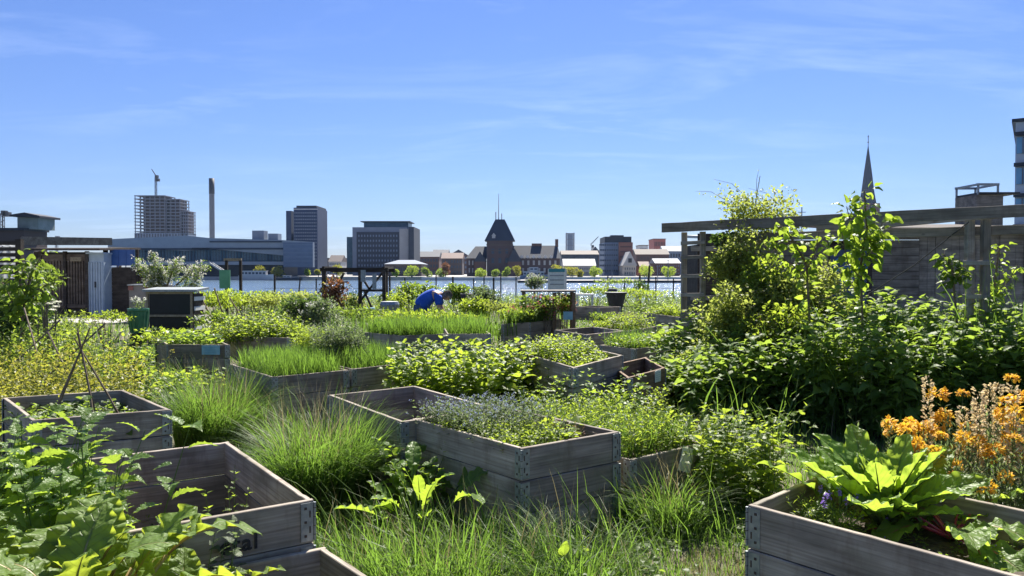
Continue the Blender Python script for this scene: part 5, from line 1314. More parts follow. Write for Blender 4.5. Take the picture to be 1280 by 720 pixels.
for (px, py, d, rx, rz_, n, s) in ((948, 268, 10.0, .62, .34, 3400, .045), (930, 335, 9.6, .38, .42, 2600, .05), (915, 390, 9.3, .45, .35, 3200, .05), (985, 385, 9.0, .6, .38, 4200, .05),
                                 (955, 430, 8.7, .75, .35, 4200, .05), (890, 455, 8.6, .45, .25, 2200, .045), (1035, 400, 8.9, .45, .35, 2600, .05), (1020, 350, 9.2, .35, .25, 1100, .05)):
    c = at(px, py, d); cl.append(c); cluster(g, tuple(c), (rx * 1.1, .5, rz_ * 1.15), int(n * .85), s * 1.15, [L_OV[0], L_TINY, L_OV[1]], 0, 22, R)
for i in range(46):   # loose shoots with leaves at their ends
    c = cl[i % 8]; a = R.uniform(0, 6.28); p0 = c + Vector((R.normal(0, .25), R.normal(0, .2), R.uniform(-.1, .2))); dd = Vector((math.cos(a) * .45, math.sin(a) * .3, R.uniform(.2, .75) if i % 8 < 2 else R.uniform(0, .4)))
    p1 = p0 + dd * .55; p2 = p0 + dd * R.uniform(.75, 1.0) + Vector((dd.x * .25, 0, -.06)); gs.tube([p0, p1, p2], [.004, .003, .0015], 4)
    for k in range(9): t = R.uniform(.3, 1); q = p0.lerp(p2, t); g.inst(L_OV[0], frames(R.normal(0, 1, (1, 3)), np.array([.035])), np.array([q]), 0)
for c in cl:
    for k in range(5):
        b = Vector(base) + Vector((R.normal(0, .25), R.normal(0, .15), 0)); m_ = (b + c) / 2 + Vector((R.normal(0, .15), R.normal(0, .1), .1)); gs.tube([b, m_, c + Vector((R.normal(0, .2), R.normal(0, .2), R.normal(0, .15)))], [.016, .010, .004], 5)
g.build('foliage', [M['olive']], e); gs.build('stem', M['twig'], e)
for (px, py, d, rx, rz_, n) in ((915, 400, 8.7, .42, .38, 2200), (985, 420, 8.3, .55, .36, 3000), (1040, 440, 8.1, .4, .3, 1800), (960, 350, 9.1, .4, .3, 1500), (905, 330, 9.8, .3, .3, 900)):
    g = G(); cluster(g, tuple(at(px, py, d)), (rx, .3, rz_), n, .048, [L_OV[0], L_TINY, L_ROUND], 0, 26, R); o = g.build('foliage', [M['bright' if px > 950 else 'olive']], e)
# dark ivy core under the beam
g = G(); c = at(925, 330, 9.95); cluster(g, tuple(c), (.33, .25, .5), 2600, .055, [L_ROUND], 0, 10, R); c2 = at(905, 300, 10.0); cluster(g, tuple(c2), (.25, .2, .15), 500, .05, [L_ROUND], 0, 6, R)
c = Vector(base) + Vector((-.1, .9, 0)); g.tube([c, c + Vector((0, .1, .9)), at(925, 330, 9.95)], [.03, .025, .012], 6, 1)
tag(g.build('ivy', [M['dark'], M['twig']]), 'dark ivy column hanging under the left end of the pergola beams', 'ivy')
# reddish twigs
R = np.random.default_rng(43); g = G(); P = disc(at(980, 410, 8.4), (.35, .2), 60, R, .7); stems(g, P, .45, 5, 2, .03, [L_TINY], R=R, lean=.3)
o = g.build('bronze_twigs', [M['bronze'], M['twig']]); o.parent = e
# yellow-green quince saplings with broad leaves
def sapling(name, label, pts, nleaf, s, mat, seed, tpl=None, cat='young tree', spread=.10, th=.012, extra=()):
    R = np.random.default_rng(seed); e = empty(name, (0, 0, 0), label, cat); gs = G(); g = G(); gs.tube(pts, [th] * (len(pts) - 1) + [th * .4], 6)
    br = [pts] + [list(x) for x in extra]
    for b in br[1:]: gs.tube(b, [th * .6] * (len(b) - 1) + [th * .25], 5)
    for b in br:
        L = sum((b[i + 1] - b[i]).length for i in range(len(b) - 1)); n = int(nleaf * (1 if b is pts else .6))
        t = R.uniform(.0 if b is not pts else .3, 1, n) * (len(b) - 1); P = []
        for x in t: i = min(int(x), len(b) - 2); P.append(b[i].lerp(b[i + 1], x - i))
        P = np.array([tuple(p) for p in P]); d = R.normal(0, 1, (n, 3)) * np.array([1, 1, .5]) + np.array([0, 0, -.15]); d /= np.linalg.norm(d, axis=1, keepdims=True)
        P2 = P + d * R.uniform(.2, 1, (n, 1)) * spread; w = R.integers(0, 3, n); T = tpl or L_OV2; Fm = frames(d, R.uniform(.6, 1.2, n) * s, roll=R.normal(0, .7, n))
        sticks(gs, P, (P + P2) / 2, P2, .0018)
        for i, q in enumerate(T): g.inst(q, Fm[w % len(T) == i], P2[w % len(T) == i])
    g.build('foliage', mat, e); gs.build('trunk', M['twig'], e); return e
a = lambda px, py, d: at(px, py, d)
sapling('young_tree', 'broad-leaved sapling whose bright top crosses the pergola beam below the spire', [Vector(tuple(xy(1085, 498))), a(1078, 410, 7.95), a(1076, 330, 7.85), a(1084, 285, 7.80), a(1080, 238, 7.75)], 110, .112, M['quince'], 51, spread=.13,
        extra=([a(1078, 350, 7.85), a(1060, 330, 7.75), a(1052, 290, 7.65)], [a(1080, 330, 7.85), a(1098, 300, 7.90), a(1104, 272, 7.85)], [a(1082, 300, 7.85), a(1064, 280, 7.85), a(1058, 258, 7.85)]))
sapling('young_tree', 'low broad-leaved sapling with yellow-green leaves between climber and spire sapling', [Vector(tuple(xy(1010, 498))), a(1012, 400, 8.15), a(1008, 330, 8.15), a(985, 290, 8.05), a(972, 277, 7.95)], 70, .095, M['quince'], 52,
        extra=([a(1008, 340, 8.15), a(1020, 310, 8.05), a(1024, 290, 8.05)], [a(1008, 345, 8.15), a(975, 320, 8.05), a(958, 298, 8.05)]))
sapling('young_tree', 'sapling with lit pale leaves left of the right-hand pergola posts', [Vector(tuple(xy(1195, 520))), a(1196, 400, 7.90), a(1190, 335, 7.90), a(1180, 318, 7.90)], 60, .085, M['mid'], 53,
        extra=([a(1192, 345, 7.90), a(1175, 330, 8.25)], [a(1194, 350, 7.90), a(1208, 335, 7.90)]))
sapling('young_tree', 'leggy sapling growing between the right-hand pergola posts', [Vector(tuple(xy(1240, 520))), a(1240, 400, 8.40), a(1245, 340, 8.40), a(1250, 305, 8.40)], 75, .075, M['quince'], 54,
        extra=([a(1242, 370, 8.40), a(1262, 350, 8.30), a(1272, 330, 8.30)], [a(1242, 380, 8.40), a(1228, 350, 8.30)], [a(1245, 400, 8.40), a(1265, 390, 8.30)]))
# nettle-ish shrub overhanging the low weedy bed
R = np.random.default_rng(61); P = disc(xy(905, 622), (.36, .55), 90, R); P = P[~in_beds(P, -.02)]
mass('leafy_shrub', 'leafy shrub with lit toothed leaves leaning over the low weedy bed', 'shrub', P, L_NET[:2], .095, .66, 9, 2, [M['bright'], M['stem']], R, lean=.25, kind=None, t0=.15)

# ---- plants inside the beds
R = np.random.default_rng(71)
# B: forget-me-nots, lettuces
P = np.concatenate([in_bed('B', 260, R, t=(.38, 1), s=(0, .85)), in_bed('B', 120, R, t=(.6, 1), s=(.0, 1))])
mass('forget_me_nots', 'pale blue forget-me-nots crowding the left half of the central flower bed', 'forget-me-nots', P, [L_NARROW, L_TINY], .04, .24, 8, 2, [M['grey'], M['stem'], M['bluefl']], R, lean=.32, flower=.7, fs=.0075, fn=8, fm=2, r=.0018)
P = in_bed('B', 420, R, t=(.12, .8), s=(0, .75)); mass('bed_weeds', 'low bright weeds covering the soil of the central flower bed', 'weeds', P, [L_TINY, L_ROUND], .035, .15, 6, 2, [M['bright'], M['stem']], R, lean=.35, r=.0015)
P = in_bed('B', 70, R, t=(.15, .5), s=(.7, 1)); mass('dry_stems', 'dry reddish brown stems on the bare soil at the right side of the central flower bed', 'dry stems', P, [L_NARROW], .03, .14, 4, 1, [M['bronze'], M['twig']], R, lean=.6, r=.0018)
L_CHARD_UP = [grid_leaf(44, 6, P_spoon(.30), .3, c, .022, .016, 40 + i, waves=5) for i, c in enumerate((.1, .2, .35, .5))]
def rosette(name, label, c, n, L, tpl, mats, seed, el=(.3, 1.2), cat='plant', stalk=.25, sm=1, tilt=None, group=None, smooth=True, sr=.006, droop=0):
    """a plant of large leaves on stalks from one crown"""
    R = np.random.default_rng(seed); e = empty(name, tuple(c), label, cat, group); az = R.uniform(0, 6.28) + np.arange(n) * 2.39996 + R.normal(0, .2, n)
    q = (np.arange(n) + .5) / n; e_ = el[1] + (el[0] - el[1]) * q + R.normal(0, .1, n)
    d = dirs(az, e_); s = L * R.uniform(.75, 1.15, n) * (.6 + .4 * np.minimum(1, q * 2.5))
    P = d * (s * stalk)[:, None] + R.normal(0, .012, (n, 3)); P[:, 2] = np.maximum(P[:, 2], .02)
    if tilt is not None: P += (np.array(tilt) * q[:, None])
    d2 = d.copy(); d2[:, 2] -= droop; w = R.integers(0, len(tpl), n); Fm = frames(d2, s, roll=R.normal(0, .28, n))
    for i in range(n):
        g = G(); g.inst(tpl[w[i]], Fm[i:i + 1], P[i:i + 1]); lf = g.build('leaf', mats[0], e, smooth=smooth)
    g = G()
    for i in range(n):
        p = Vector(P[i]); dd = Vector(d2[i]).normalized()
        nrm = Vector(Fm[i][:, 2]).normalized(); T = tpl[w[i]]
        g.tube([Vector((0, 0, -.02)), p * .55 + Vector((0, 0, -.01)), p + nrm * -.002], [sr, sr * .9, sr * .7], 6)
        if L > .12:
            V = T[0]; nx2 = int(len(V) / (len(set(np.round(T[3][:, 1], 4)))))
            mid = V.reshape(-1, nx2, 3)[:, nx2 // 2]; pts = [Vector(tuple(Fm[i] @ v + P[i])) - nrm * sr * .35 for v in mid[:-2:2]]
            g.tube(pts, list(np.linspace(sr * .7, sr * .12, len(pts))), 5)
    g.build('leaf_stalk', mats[1], e, smooth=True)
    return e
for i, (px, py, s) in enumerate(((668, 553, .075), (690, 545, .085), (712, 540, .09), (705, 551, .07), (728, 541, .07), (682, 536, .08), (655, 546, .07))):
    c = on(px, py, .52); rosette('lettuce', ['young lettuce nearest the front corner of the central bed', 'young lettuce second from the front corner of the central bed', 'largest young lettuce at the right end of the central bed', 'young lettuce against the right front board of the central bed', 'young lettuce in the right corner of the central bed', 'young lettuce at the back of the small group in the central bed', 'young lettuce among the forget-me-nots of the central bed'][i], c, 13, s * 1.5, L_OV2, [M['bright'], M['stem']], 700 + i, (.2, 1.2), 'lettuce', .2, group='young lettuces in the central bed', sr=.0018)
# P weeds
P = in_bed('P', 420, R); mass('bed_weeds', 'feathery grass-green weeds filling the low bed with the white paper', 'weeds', P, [L_NARROW, L_TINY], .05, .30, 7, 2, [M['bright'], M['stem'], M['bluefl']], R, lean=.25, flower=.12, fs=.008, fn=6, r=.0018)
g = G(); blades(g, in_bed('P', 1600, R), .28, .004, .6, R=R); tag(g.build('bed_grass', M['grass']), 'fine grass in the low bed with the white paper', 'grass', kind='stuff')
# back-right ground strip behind B and P
P = disc(xy(735, 545, 0), (.75, .75), 420, R); P = P[~in_beds(P, .02)]
mass('weed_patch', 'green weeds between the central bed and the tall mounded bed', 'weeds', P, [L_OV[0], L_TINY], .06, .52, 8, 2, [M['bright'], M['stem'], M['bluefl']], R, lean=.2, flower=.2, fs=.008, r=.002)
P = disc(xy(730, 562, 0), (.55, .45), 38, R); P = P[~in_beds(P, .02)]
mass('raspberry_shoots', 'toothed leafy shoots rising right behind the central flower bed', 'shoots', P, L_NET[:2], .085, .74, 5, 3, [M['quince'], M['stem']], R, lean=.12, t0=.5, r=.003)
# big leafy mass behind A/B
P = disc(xy(583, 535, 0), (.68, .72), 300, R); P = P[~in_beds(P, .02)]
mass('dock_thicket', 'lush broad-leaved thicket behind the half-empty bed and the forget-me-nots', 'thicket', P, L_OV2, .13, .86, 8, 2, [M['bright'], M['stem']], R, lean=.16, t0=.2, r=.004)
P = disc(xy(560, 522, 0), (.5, .5), 50, R); P = P[~in_beds(P, .02)]
mass('broad_leaves', 'round yellow-green leaves at the left edge of the lush thicket', 'leaves', P, [L_ROUND], .14, .80, 5, 2, [M['quince'], M['stem']], R, lean=.2, t0=.4, r=.004)
# E seedlings + tepee
P = in_bed('E', 90, R); mass('seedlings', 'scattered seedlings in the bed with the stick tepee', 'seedlings', P, L_OV2, .085, .14, 4, 2, [M['mid'], M['stem'], M['whitefl']], R, lean=.3, flower=.15, fs=.016, r=.002)
g = G(); b = BEDS['E']; c = (b['pts'][0] + b['pts'][2]) / 2; ap = Vector((c.x + .02, c.y - .05, 1.02))
for k in range(5):
    a_ = k * 1.2566 + .4; p0 = c + Vector((math.cos(a_) * .3, math.sin(a_) * .25, .40)); dd = (ap - p0).normalized(); g2 = G(); g2
    g.tube([p0, p0 + dd * .3 + Vector((R.normal(0, .008), 0, 0)), p0 + dd * R.uniform(.78, .92)], [.009, .008, .005], 6)
tag(g.build('stick_tepee', M['twig']), 'tepee of crossed brown sticks in the bed at the left edge', 'stick tepee')
# C weeds
P = in_bed('C', 16, R, m=.1); mass('bed_weeds', 'a few small weeds on the bare soil of the stencilled bed', 'weeds', P, [L_NARROW], .06, .16, 4, 2, [M['mid'], M['stem']], R, lean=.4, r=.0015)
g = G(); blades(g, in_bed('C', 70, R, m=.05), .14, .004, .7, R=R); tag(g.build('bed_grass', M['grass']), 'sparse grass blades on the soil of the stencilled bed', 'grass', kind='stuff')
P = disc(xy(283, 760, .1), (.10, .08), 7, R); P[:, 2] = .1; mass('parsley_weed', 'upright parsley-like weed in front of the stencilled board', 'weed', P, L_NET[:1], .042, .58, 8, 3, [M['bright'], M['stem']], R, lean=.1, t0=.2, kind=None, r=.0028)
# G grass + feathery plant
for key, n in (('G', 3600), ('H1', 2600), ('J', 2600), ('K1', 1200), ('O', 500), ('K', 1200)):
    g = G(); blades(g, in_bed(key, n, R), .32 if key in 'GH1' else .36, .007 if key not in ('J', 'K1', 'K') else .011, .55, R=R)
    tag(g.build('bed_grass', M['grass']), {'G': 'grass filling the left bed of the joined pair', 'H1': 'grass filling the joined bed with the blue note sheet', 'J': 'tall grass in the long bed before the stooping person', 'K1': 'grass in the shaded bed right of the long grassy bed', 'O': 'grass in the low yellow-green weed bed', 'K': 'grass in the blue-grey bed left of the flower table'}[key], 'grass', kind='stuff')
P = disc(xy(425, 462, .5), (.30, .30), 130, R, .5); mass('feathery_bush', 'pale feathery upright bush in the joined grassy beds', 'bush', P, [L_NARROW, L_TINY], .07, .52, 11, 3, [M['grey'], M['stem']], R, lean=.12, kind=None, r=.002)
P = disc(xy(400, 448, .5), (.35, .3), 150, R, .5); mass('feathery_bush', 'bright green feathery growth beside the pale bush', 'bush', P, [L_NARROW], .075, .38, 9, 3, [M['bright'], M['stem']], R, lean=.2, kind=None, r=.002)
# H squash
P = in_bed('H', 42, R); mass('squash_leaves', 'large yellow-green squash leaves in the bed before the cold frame', 'squash', P, [L_ROUND], .16, .26, 3, 1, [M['quince'], M['stem']], R, lean=.4, t0=.5, r=.004)
P = in_bed('H', 90, R); mass('bed_weeds', 'small green leaves under the squash', 'weeds', P, [L_TINY], .07, .18, 4, 2, [M['mid'], M['stem']], R, lean=.3)
# I potatoes
b = BEDS['I']; c = (b['pts'][0] + b['pts'][2]) / 2; P = disc((c.x, c.y + .1), (.95, .75), 420, R, .45); hh = .52 * np.clip(1.1 - (((P[:, 0] - c.x) / 1.1) ** 2 + ((P[:, 1] - c.y) / .9) ** 2), .25, 1)
mass('potato_plants', 'mound of bright potato foliage right of the cold frame', 'potato plants', P, [L_OV[0], L_ROUND], .075, hh, 7, 2, [M['bright'], M['stem']], R, lean=.25)
# M mound
P = in_bed('M', 300, R, m=.07); b = BEDS['M']; c = (b['pts'][0] + b['pts'][2]) / 2
hh = .27 * np.clip(1.3 - (((P[:, 0] - c.x + .22) / .55) ** 2 + ((P[:, 1] - c.y) / .8) ** 2), .15, 1.1)
mass('mint_mound', 'dense bright mint-like mound in the tall four-board bed', 'herb mound', P, [L_OV[0], L_OV[1]], .055, hh, 8, 2, [M['bright'], M['stem']], R, lean=.28, r=.002)
# O, L2, Q, K
P = in_bed('O', 140, R); mass('bed_weeds', 'yellow-green leafy weeds in the low bed behind the reddish bed', 'weeds', P, [L_OV[0], L_TINY], .07, .24, 5, 2, [M['quince'], M['stem']], R, lean=.3)
P = in_bed('L2', 170, R); mass('pea_plants', 'pea plants in the bed beside the empty open one', 'pea plants', P, [L_TINY, L_ROUND], .06, .36, 7, 2, [M['bright'], M['stem']], R, lean=.25)
b = BEDS['L2']; 
for k in range(3):
    g = G(); p = b['pts'][0].lerp(b['pts'][2], .25 + .25 * k); g.tube([Vector((p.x + .28 * math.cos(t), p.y + .05, .55 + .30 * math.sin(t))) for t in np.linspace(0, math.pi, 10)], .006, 5)
    tag(g.build('wire_hoop', M['drystick']), ['front wire hoop over the pea plants', 'middle wire hoop over the pea plants', 'rear wire hoop over the pea plants'][k], 'hoop', 'wire hoops over the pea bed')
P = in_bed('Q', 420, R); b = BEDS['Q']; c = (b['pts'][0] + b['pts'][2]) / 2; hh = .34 * np.clip(1.2 - (((P[:, 0] - c.x) / 1.3) ** 2 + ((P[:, 1] - c.y) / 1.5) ** 2), .3, 1)
mass('lush_heap', 'lush green leafy heap in the far bed left of the pergola', 'herb heap', P, [L_OV[0], L_TINY], .09, hh, 6, 2, [M['bright'], M['stem']], R, lean=.3)
P = in_bed('K', 150, R); mass('bed_flowers', 'leafy stems with reddish tips in the blue-grey bed', 'flowers', P, [L_TINY], .07, .42, 6, 2, [M['mid'], M['stem'], M['pinkfl']], R, lean=.2, flower=.25, fs=.03)
# ---- lower right bed: chard, lavender
c = on(1105, 655, .46); rosette('chard_plant', 'huge upright light green chard in the lower right bed', tuple(c), 36, .37, L_CHARD_UP, [M['chard'], M['stem']], 81, (.35, 1.5), 'chard', .32, sr=.009)
c = on(1190, 668, .46); rosette('chard_plant', 'spreading dark-leaved chard with red stalks at the right of the lower right bed', tuple(c), 16, .34, L_CHARD, [M['chard'], M['redstem']], 82, (-.05, .85), 'chard', .45, sr=.007, droop=.15)
c = on(1046, 640, .48); rosette('chard_plant', 'small yellowing chard at the left corner of the lower right bed', tuple(c), 8, .30, L_CHARD, [M['quince'], M['stem']], 83, (.3, 1.0), 'chard', .3, sr=.005, droop=.1)
R = np.random.default_rng(84); P = disc(on(1035, 668, .46), (.11, .12), 70, R, .46)
g = G(); tp = stems(g, P, .13, 7, 2, .035, [L_NARROW], R=R, lean=.3, r=.0015)
for p in tp[:7]: 
    q = Vector(p) + Vector((R.normal(0, .01), R.normal(0, .01), .06)); g.tube([Vector(p) - Vector((0, 0, .03)), q], .0012, 4, 1)
    o = R.normal(0, 1, (24, 3)); g.inst(L_PET, frames(o, np.full(24, .011)), np.array(q)[None] + np.stack([R.normal(0, .004, 24), R.normal(0, .004, 24), R.uniform(-.012, .02, 24)], 1), 2)
tag(g.build('lavender', [M['bright'], M['stem'], M['purple']]), 'small lavender with purple flower heads at the front board of the lower right bed', 'lavender')
R = np.random.default_rng(85); P = in_bed('S', 90, R); mass('bed_weeds', 'small weeds on the soil under the chards', 'weeds', P, [L_TINY], .03, .07, 4, 2, [M['mid'], M['stem'], M['purple']], R, lean=.3, flower=.12, fs=.01, r=.0012)
# ---- orange wallflowers behind it
e = empty('wallflower_bush', (0, 0, 0), 'big wallflower bush with orange blossom heads and pale peach spikes at the right edge', 'wallflowers')
R = np.random.default_rng(91); g = G(); c0 = xy(1260, 790, 0); c0 = np.array([2.35, 3.75, 0])
P = disc(c0, (.52, .42), 230, R, .1); H = .78 - .25 * np.clip((c0[0] - P[:, 0]) / .5, -1, 1) * .7
tp = stems(g, P, H, 14, 2, .06, [L_NARROW], R=R, lean=.14, r=.003, t0=.2, el=(.1, .9)); g.build('foliage', [M['grey'], M['stem']], e)
sel = tp[:66]
for i, p in enumerate(sel):
    g = G(); n = 64; o = R.normal(0, 1, (n, 3)); o /= np.linalg.norm(o, axis=1, keepdims=True); o[:, 2] = np.abs(o[:, 2]) * .9 - .15
    rr = R.uniform(.022, .038); g.inst(L_PET, frames(np.cross(o, R.normal(0, 1, (n, 3))) + o * .5, R.uniform(.6, 1.15, n) * rr), p[None] + o * rr * np.array([1, 1, 1.0]), 0)
    g.build('blossom_head', M['orange'], e)
for i in range(17):
    c = c0 + np.array([R.uniform(-.18, .48), R.uniform(-.3, .3), 0]); h = R.uniform(.85, 1.08); g = G(); g.tube([(c[0], c[1], .3), (c[0] + .01, c[1], h)], [.003, .0015], 4)
    n = 200; z = R.uniform(.62, 1, n) * h; a_ = R.uniform(0, 6.28, n); d = dirs(a_, R.uniform(0, .8, n)); g.inst(L_PET, frames(d, np.full(n, .022), roll=R.uniform(0, 6, n)), np.stack([c[0] + d[:, 0] * .014, c[1] + d[:, 1] * .014, z], 1), 1)
    g.build('flower_spike', [M['stem'], M['peach']], e)
# ---- bottom left: rhubarb and near nettles
rosette('rhubarb_plant', 'big crinkled yellow-green rhubarb at the bottom left corner', (-1.36, 2.28, .38), 44, .29, L_RHU, [M['rhubarb'], M['pinkstem']], 95, (.25, 1.3), 'rhubarb', 1.3, sr=.010)
rosette('rhubarb_plant', 'smaller rhubarb growing against the stencilled bed', (-1.18, 2.66, .25), 14, .2, L_RHU, [M['rhubarb'], M['pinkstem']], 96, (.4, 1.1), 'rhubarb', 1.1, sr=.008)
R = np.random.default_rng(97); P = disc((-1.93, 2.96), (.46, .36), 105, R, 0); P = P[~in_beds(P, -.02)]
mass('near_nettles', 'large backlit nettles in front of the stick tepee bed', 'nettles', P, L_NET, .125, 1.0, 9, 2, [M['bignettle'], M['stem']], R, lean=.12, t0=.15, el=(-.35, .5), kind='stuff', r=.004, top=.75)
P = disc((-2.9, 3.5), (.8, .55), 60, R, 0); P = P[~in_beds(P, .02)]; mass('near_nettles', 'darker low nettles at the left edge below the tepee bed', 'nettles', P, L_NET, .11, .62, 8, 2, [M['bignettle'], M['stem']], R, lean=.15, t0=.1, r=.004)
P = disc((-1.28, 2.95), (.16, .16), 12, R, .1); mass('pale_mint', 'pale mint-like leaves between rhubarb and stencilled bed', 'mint', P, L_NET[:2], .075, .48, 8, 2, [M['grey'], M['stem']], R, lean=.2, r=.003)
# ---- burdock against the central bed
c = xy(523, 655, 0); e1 = rosette('dock_plant', 'broad-leaved dock growing against the left face of the central bed', (-.56, 4.50, .02), 22, .27, L_HORSE, [M['horse'], M['stem']], 101, (.3, 1.38), 'dock', 1.25, sr=.006)
R = np.random.default_rng(102); P = disc(xy(520, 650), (.26, .13), 16, R); P = P[~in_beds(P, .01)]
mass('leafy_shoots', 'leafy shoots around the broad-leaved dock', 'shoots', P, L_OV2, .10, .52, 6, 2, [M['horse'], M['stem']], R, lean=.15, t0=.3, r=.004, kind=None)
c = on(705, 690, .3); g = G(); g.inst(L_OV2[0], frames(np.array([[.05, -.1, 1.0]]), np.array([.085])), np.array([[c.x, c.y, .28]]), 0); g.tube([(c.x, c.y, 0), (c.x, c.y, .29)], .002, 4, 1)
tag(g.build('single_leaf_weed', [M['horse'], M['stem']]), 'single pale oval leaf standing in the dark grass under the central bed', 'weed')
# small leafy clump between E and tussock (px 215, 480)
R = np.random.default_rng(103)
for i, (px, py, n, r, lab) in enumerate(((225, 505, 34, .4, 'bright leafy clump between tepee bed and squash bed'), (390, 520, 0, .3, ''), (175, 470, 26, .3, 'leafy clump at the right end of the yellow flowers'))):
    if n: P = disc(xy(px, py), r, n, R); P = P[~in_beds(P, .02)]; mass('leafy_clump', lab, 'leafy plant', P, L_OV2, .13, .42, 6, 2, [M['bright'], M['stem']], R, lean=.3, r=.003)
# ---- yellow-flowering herbs at the left
R = np.random.default_rng(111); P = area(1300, -8.8, -3.4, 6.2, 8.6, R); u = P[:, 0] / P[:, 1]; P = P[(u < -.50) & (u > -.76) & ~in_beds(P, .05)]
mass('yellow_herbs', 'wild herbs sprinkled with yellow-green blossom along the left side', 'yellow herbs', P, [L_NARROW, L_TINY, L_OV[0]], .065, .80, 10, 2, [M['yellowleaf'], M['stem'], M['yellowfl']], R, lean=.22, flower=.45, fs=.018, fn=9, r=.0022)
P = area(2000, -10, -4.2, 8.2, 14, R); u = P[:, 0] / P[:, 1]; P = P[(u < -.49) & (u > -.78) & ~in_beds(P, .05) & ~((u > -.575) & (P[:, 1] > 9.8))]
mass('tall_herbs', 'tall bright green herbs behind the yellow ones on the left', 'herbs', P, [L_NARROW, L_OV[0]], .085, .92, 9, 2, [M['bright'], M['stem']], R, lean=.15, r=.003)
g = G()
for (a_, b_) in (((60, 470, 8.2), (132, 404, 8.4)), ((20, 452, 8.2), (75, 400, 8.6)), ((86, 470, 8.1), (60, 415, 8.4)), ((30, 385, 8.5), (46, 440, 8.2))): g.tube([at(*a_), at(*b_)], .010, 5)
tag(g.build('twig_heap', M['twig']), 'bare slanting twigs sticking out of the green herbs on the left', 'twigs')
g = G(); P = np.array([tuple(at(px, py, 9 + R.uniform(-.3, .3))) for px, py in ((62, 380), (70, 384), (72, 378), (66, 388), (48, 379))])
sticks(g, P - np.array([0, 0, .6]), P - np.array([0, 0, .3]), P, .003, 1)
for p in P: a_ = np.arange(26) * 2.4; d = dirs(a_, R.uniform(-.1, .5, 26)); g.inst(L_PET, frames(d, np.full(26, .035)), p[None] + d * .012, 0)
tag(g.build('umbel_flowers', [M['whitefl'], M['stem']]), 'a few white umbel flowers before the brown slatted shed', 'flowers', kind='stuff')
# saplings at left
sapling('young_tree', 'young tree with drooping yellow-green leaves before the slatted fence', [Vector(tuple(xy(20, 520))), a(25, 440, 9), a(30, 380, 9), a(38, 345, 9), a(52, 318, 9)], 120, .105, M['mid'], 121, tpl=[L_OV[1], L_OV[2], L_OV2[1]], spread=.16,
        extra=([a(28, 400, 9), a(12, 370, 9), a(2, 350, 9)], [a(30, 380, 9), a(48, 365, 9), a(60, 352, 9)], [a(32, 370, 9), a(20, 345, 9), a(28, 325, 9)]))
# elder/hedge behind
def bush(name, label, px, py, d, r, n, s, mat, seed, tpl=None, cat='bush', lobes=12, group=None):
    R = np.random.default_rng(seed); e = empty(name, (0, 0, 0), label, cat, group); g = G(); c = at(px, py, d); cluster(g, tuple(c), r, n, s, tpl or [L_OV[0], L_TINY], 0, lobes, R); g.build('foliage', mat, e)
    gs = G()
    for k in range(7):
        p = c + Vector((R.normal(0, .4) * r[0], R.normal(0, .4) * r[1], R.uniform(-.2, .6) * r[2])); gs.tube([(c.x + R.normal(0, .06), c.y + R.normal(0, .06), 0), (p.x * .6 + c.x * .4, p.y * .6 + c.y * .4, p.z * .55), p], [.014, .010, .004], 5)
    gs.build('stem', M['twig'], e); return e
bush('dark_bush', 'dense dark green bush at the left edge under the slatted fence', 8, 385, 10.5, (.75, .5, .5), 3200, .06, M['dark'], 131)
bush('round_bush', 'feathery bush reaching up before the brown shed doors', 60, 345, 10, (.28, .25, .22), 700, .06, M['mid'], 132, [L_NARROW, L_TINY])
# blossoming tree
def sp(*p): return [a(*q) for q in p]
e = empty('blossoming_tree', (0, 0, 0), 'small spreading tree thick with white blossom behind the cold frame', 'tree'); d = 18.6
main = [Vector((a(207, 370, d).x, d, 0)), a(207, 372, d), a(208, 355, d)]
bs = [sp((208, 365, d), (200, 340, d), (188, 314, d)), sp((208, 360, d), (190, 345, d), (171, 329, d)), sp((208, 360, d), (215, 340, d), (222, 326, d)), sp((210, 365, d), (228, 350, d), (240, 337, d), (256, 334, d)), sp((210, 368, d), (235, 362, d), (250, 344, d)), sp((208, 362, d), (196, 350, d), (198, 335, d)), sp((208, 368, d), (226, 365, d), (246, 358, d)), sp((208, 368, d), (195, 360, d), (183, 350, d))]
gs = G(); gs.tube(main, [.05, .045, .035], 7)
for b in bs: gs.tube(b, list(np.linspace(.025, .008, len(b))), 5)
gs.build('trunk', M['twig'], e); R = np.random.default_rng(141); g = G()
for b in bs:
    for k in range(170):
        t = R.uniform(.25, 1) * (len(b) - 1); i = min(int(t), len(b) - 2); p = np.array(b[i].lerp(b[i + 1], t - i)) + R.normal(0, .075, 3); n = 6
        w = R.random() < .55; o = R.normal(0, 1, (n, 3)); g.inst(L_PET if w else L_TINY, frames(o, np.full(n, .045 if w else .06)), p[None] + R.normal(0, .02, (n, 3)), 0 if w else 1)
g.build('blossom', [M['whitefl'], M['mid']], e)
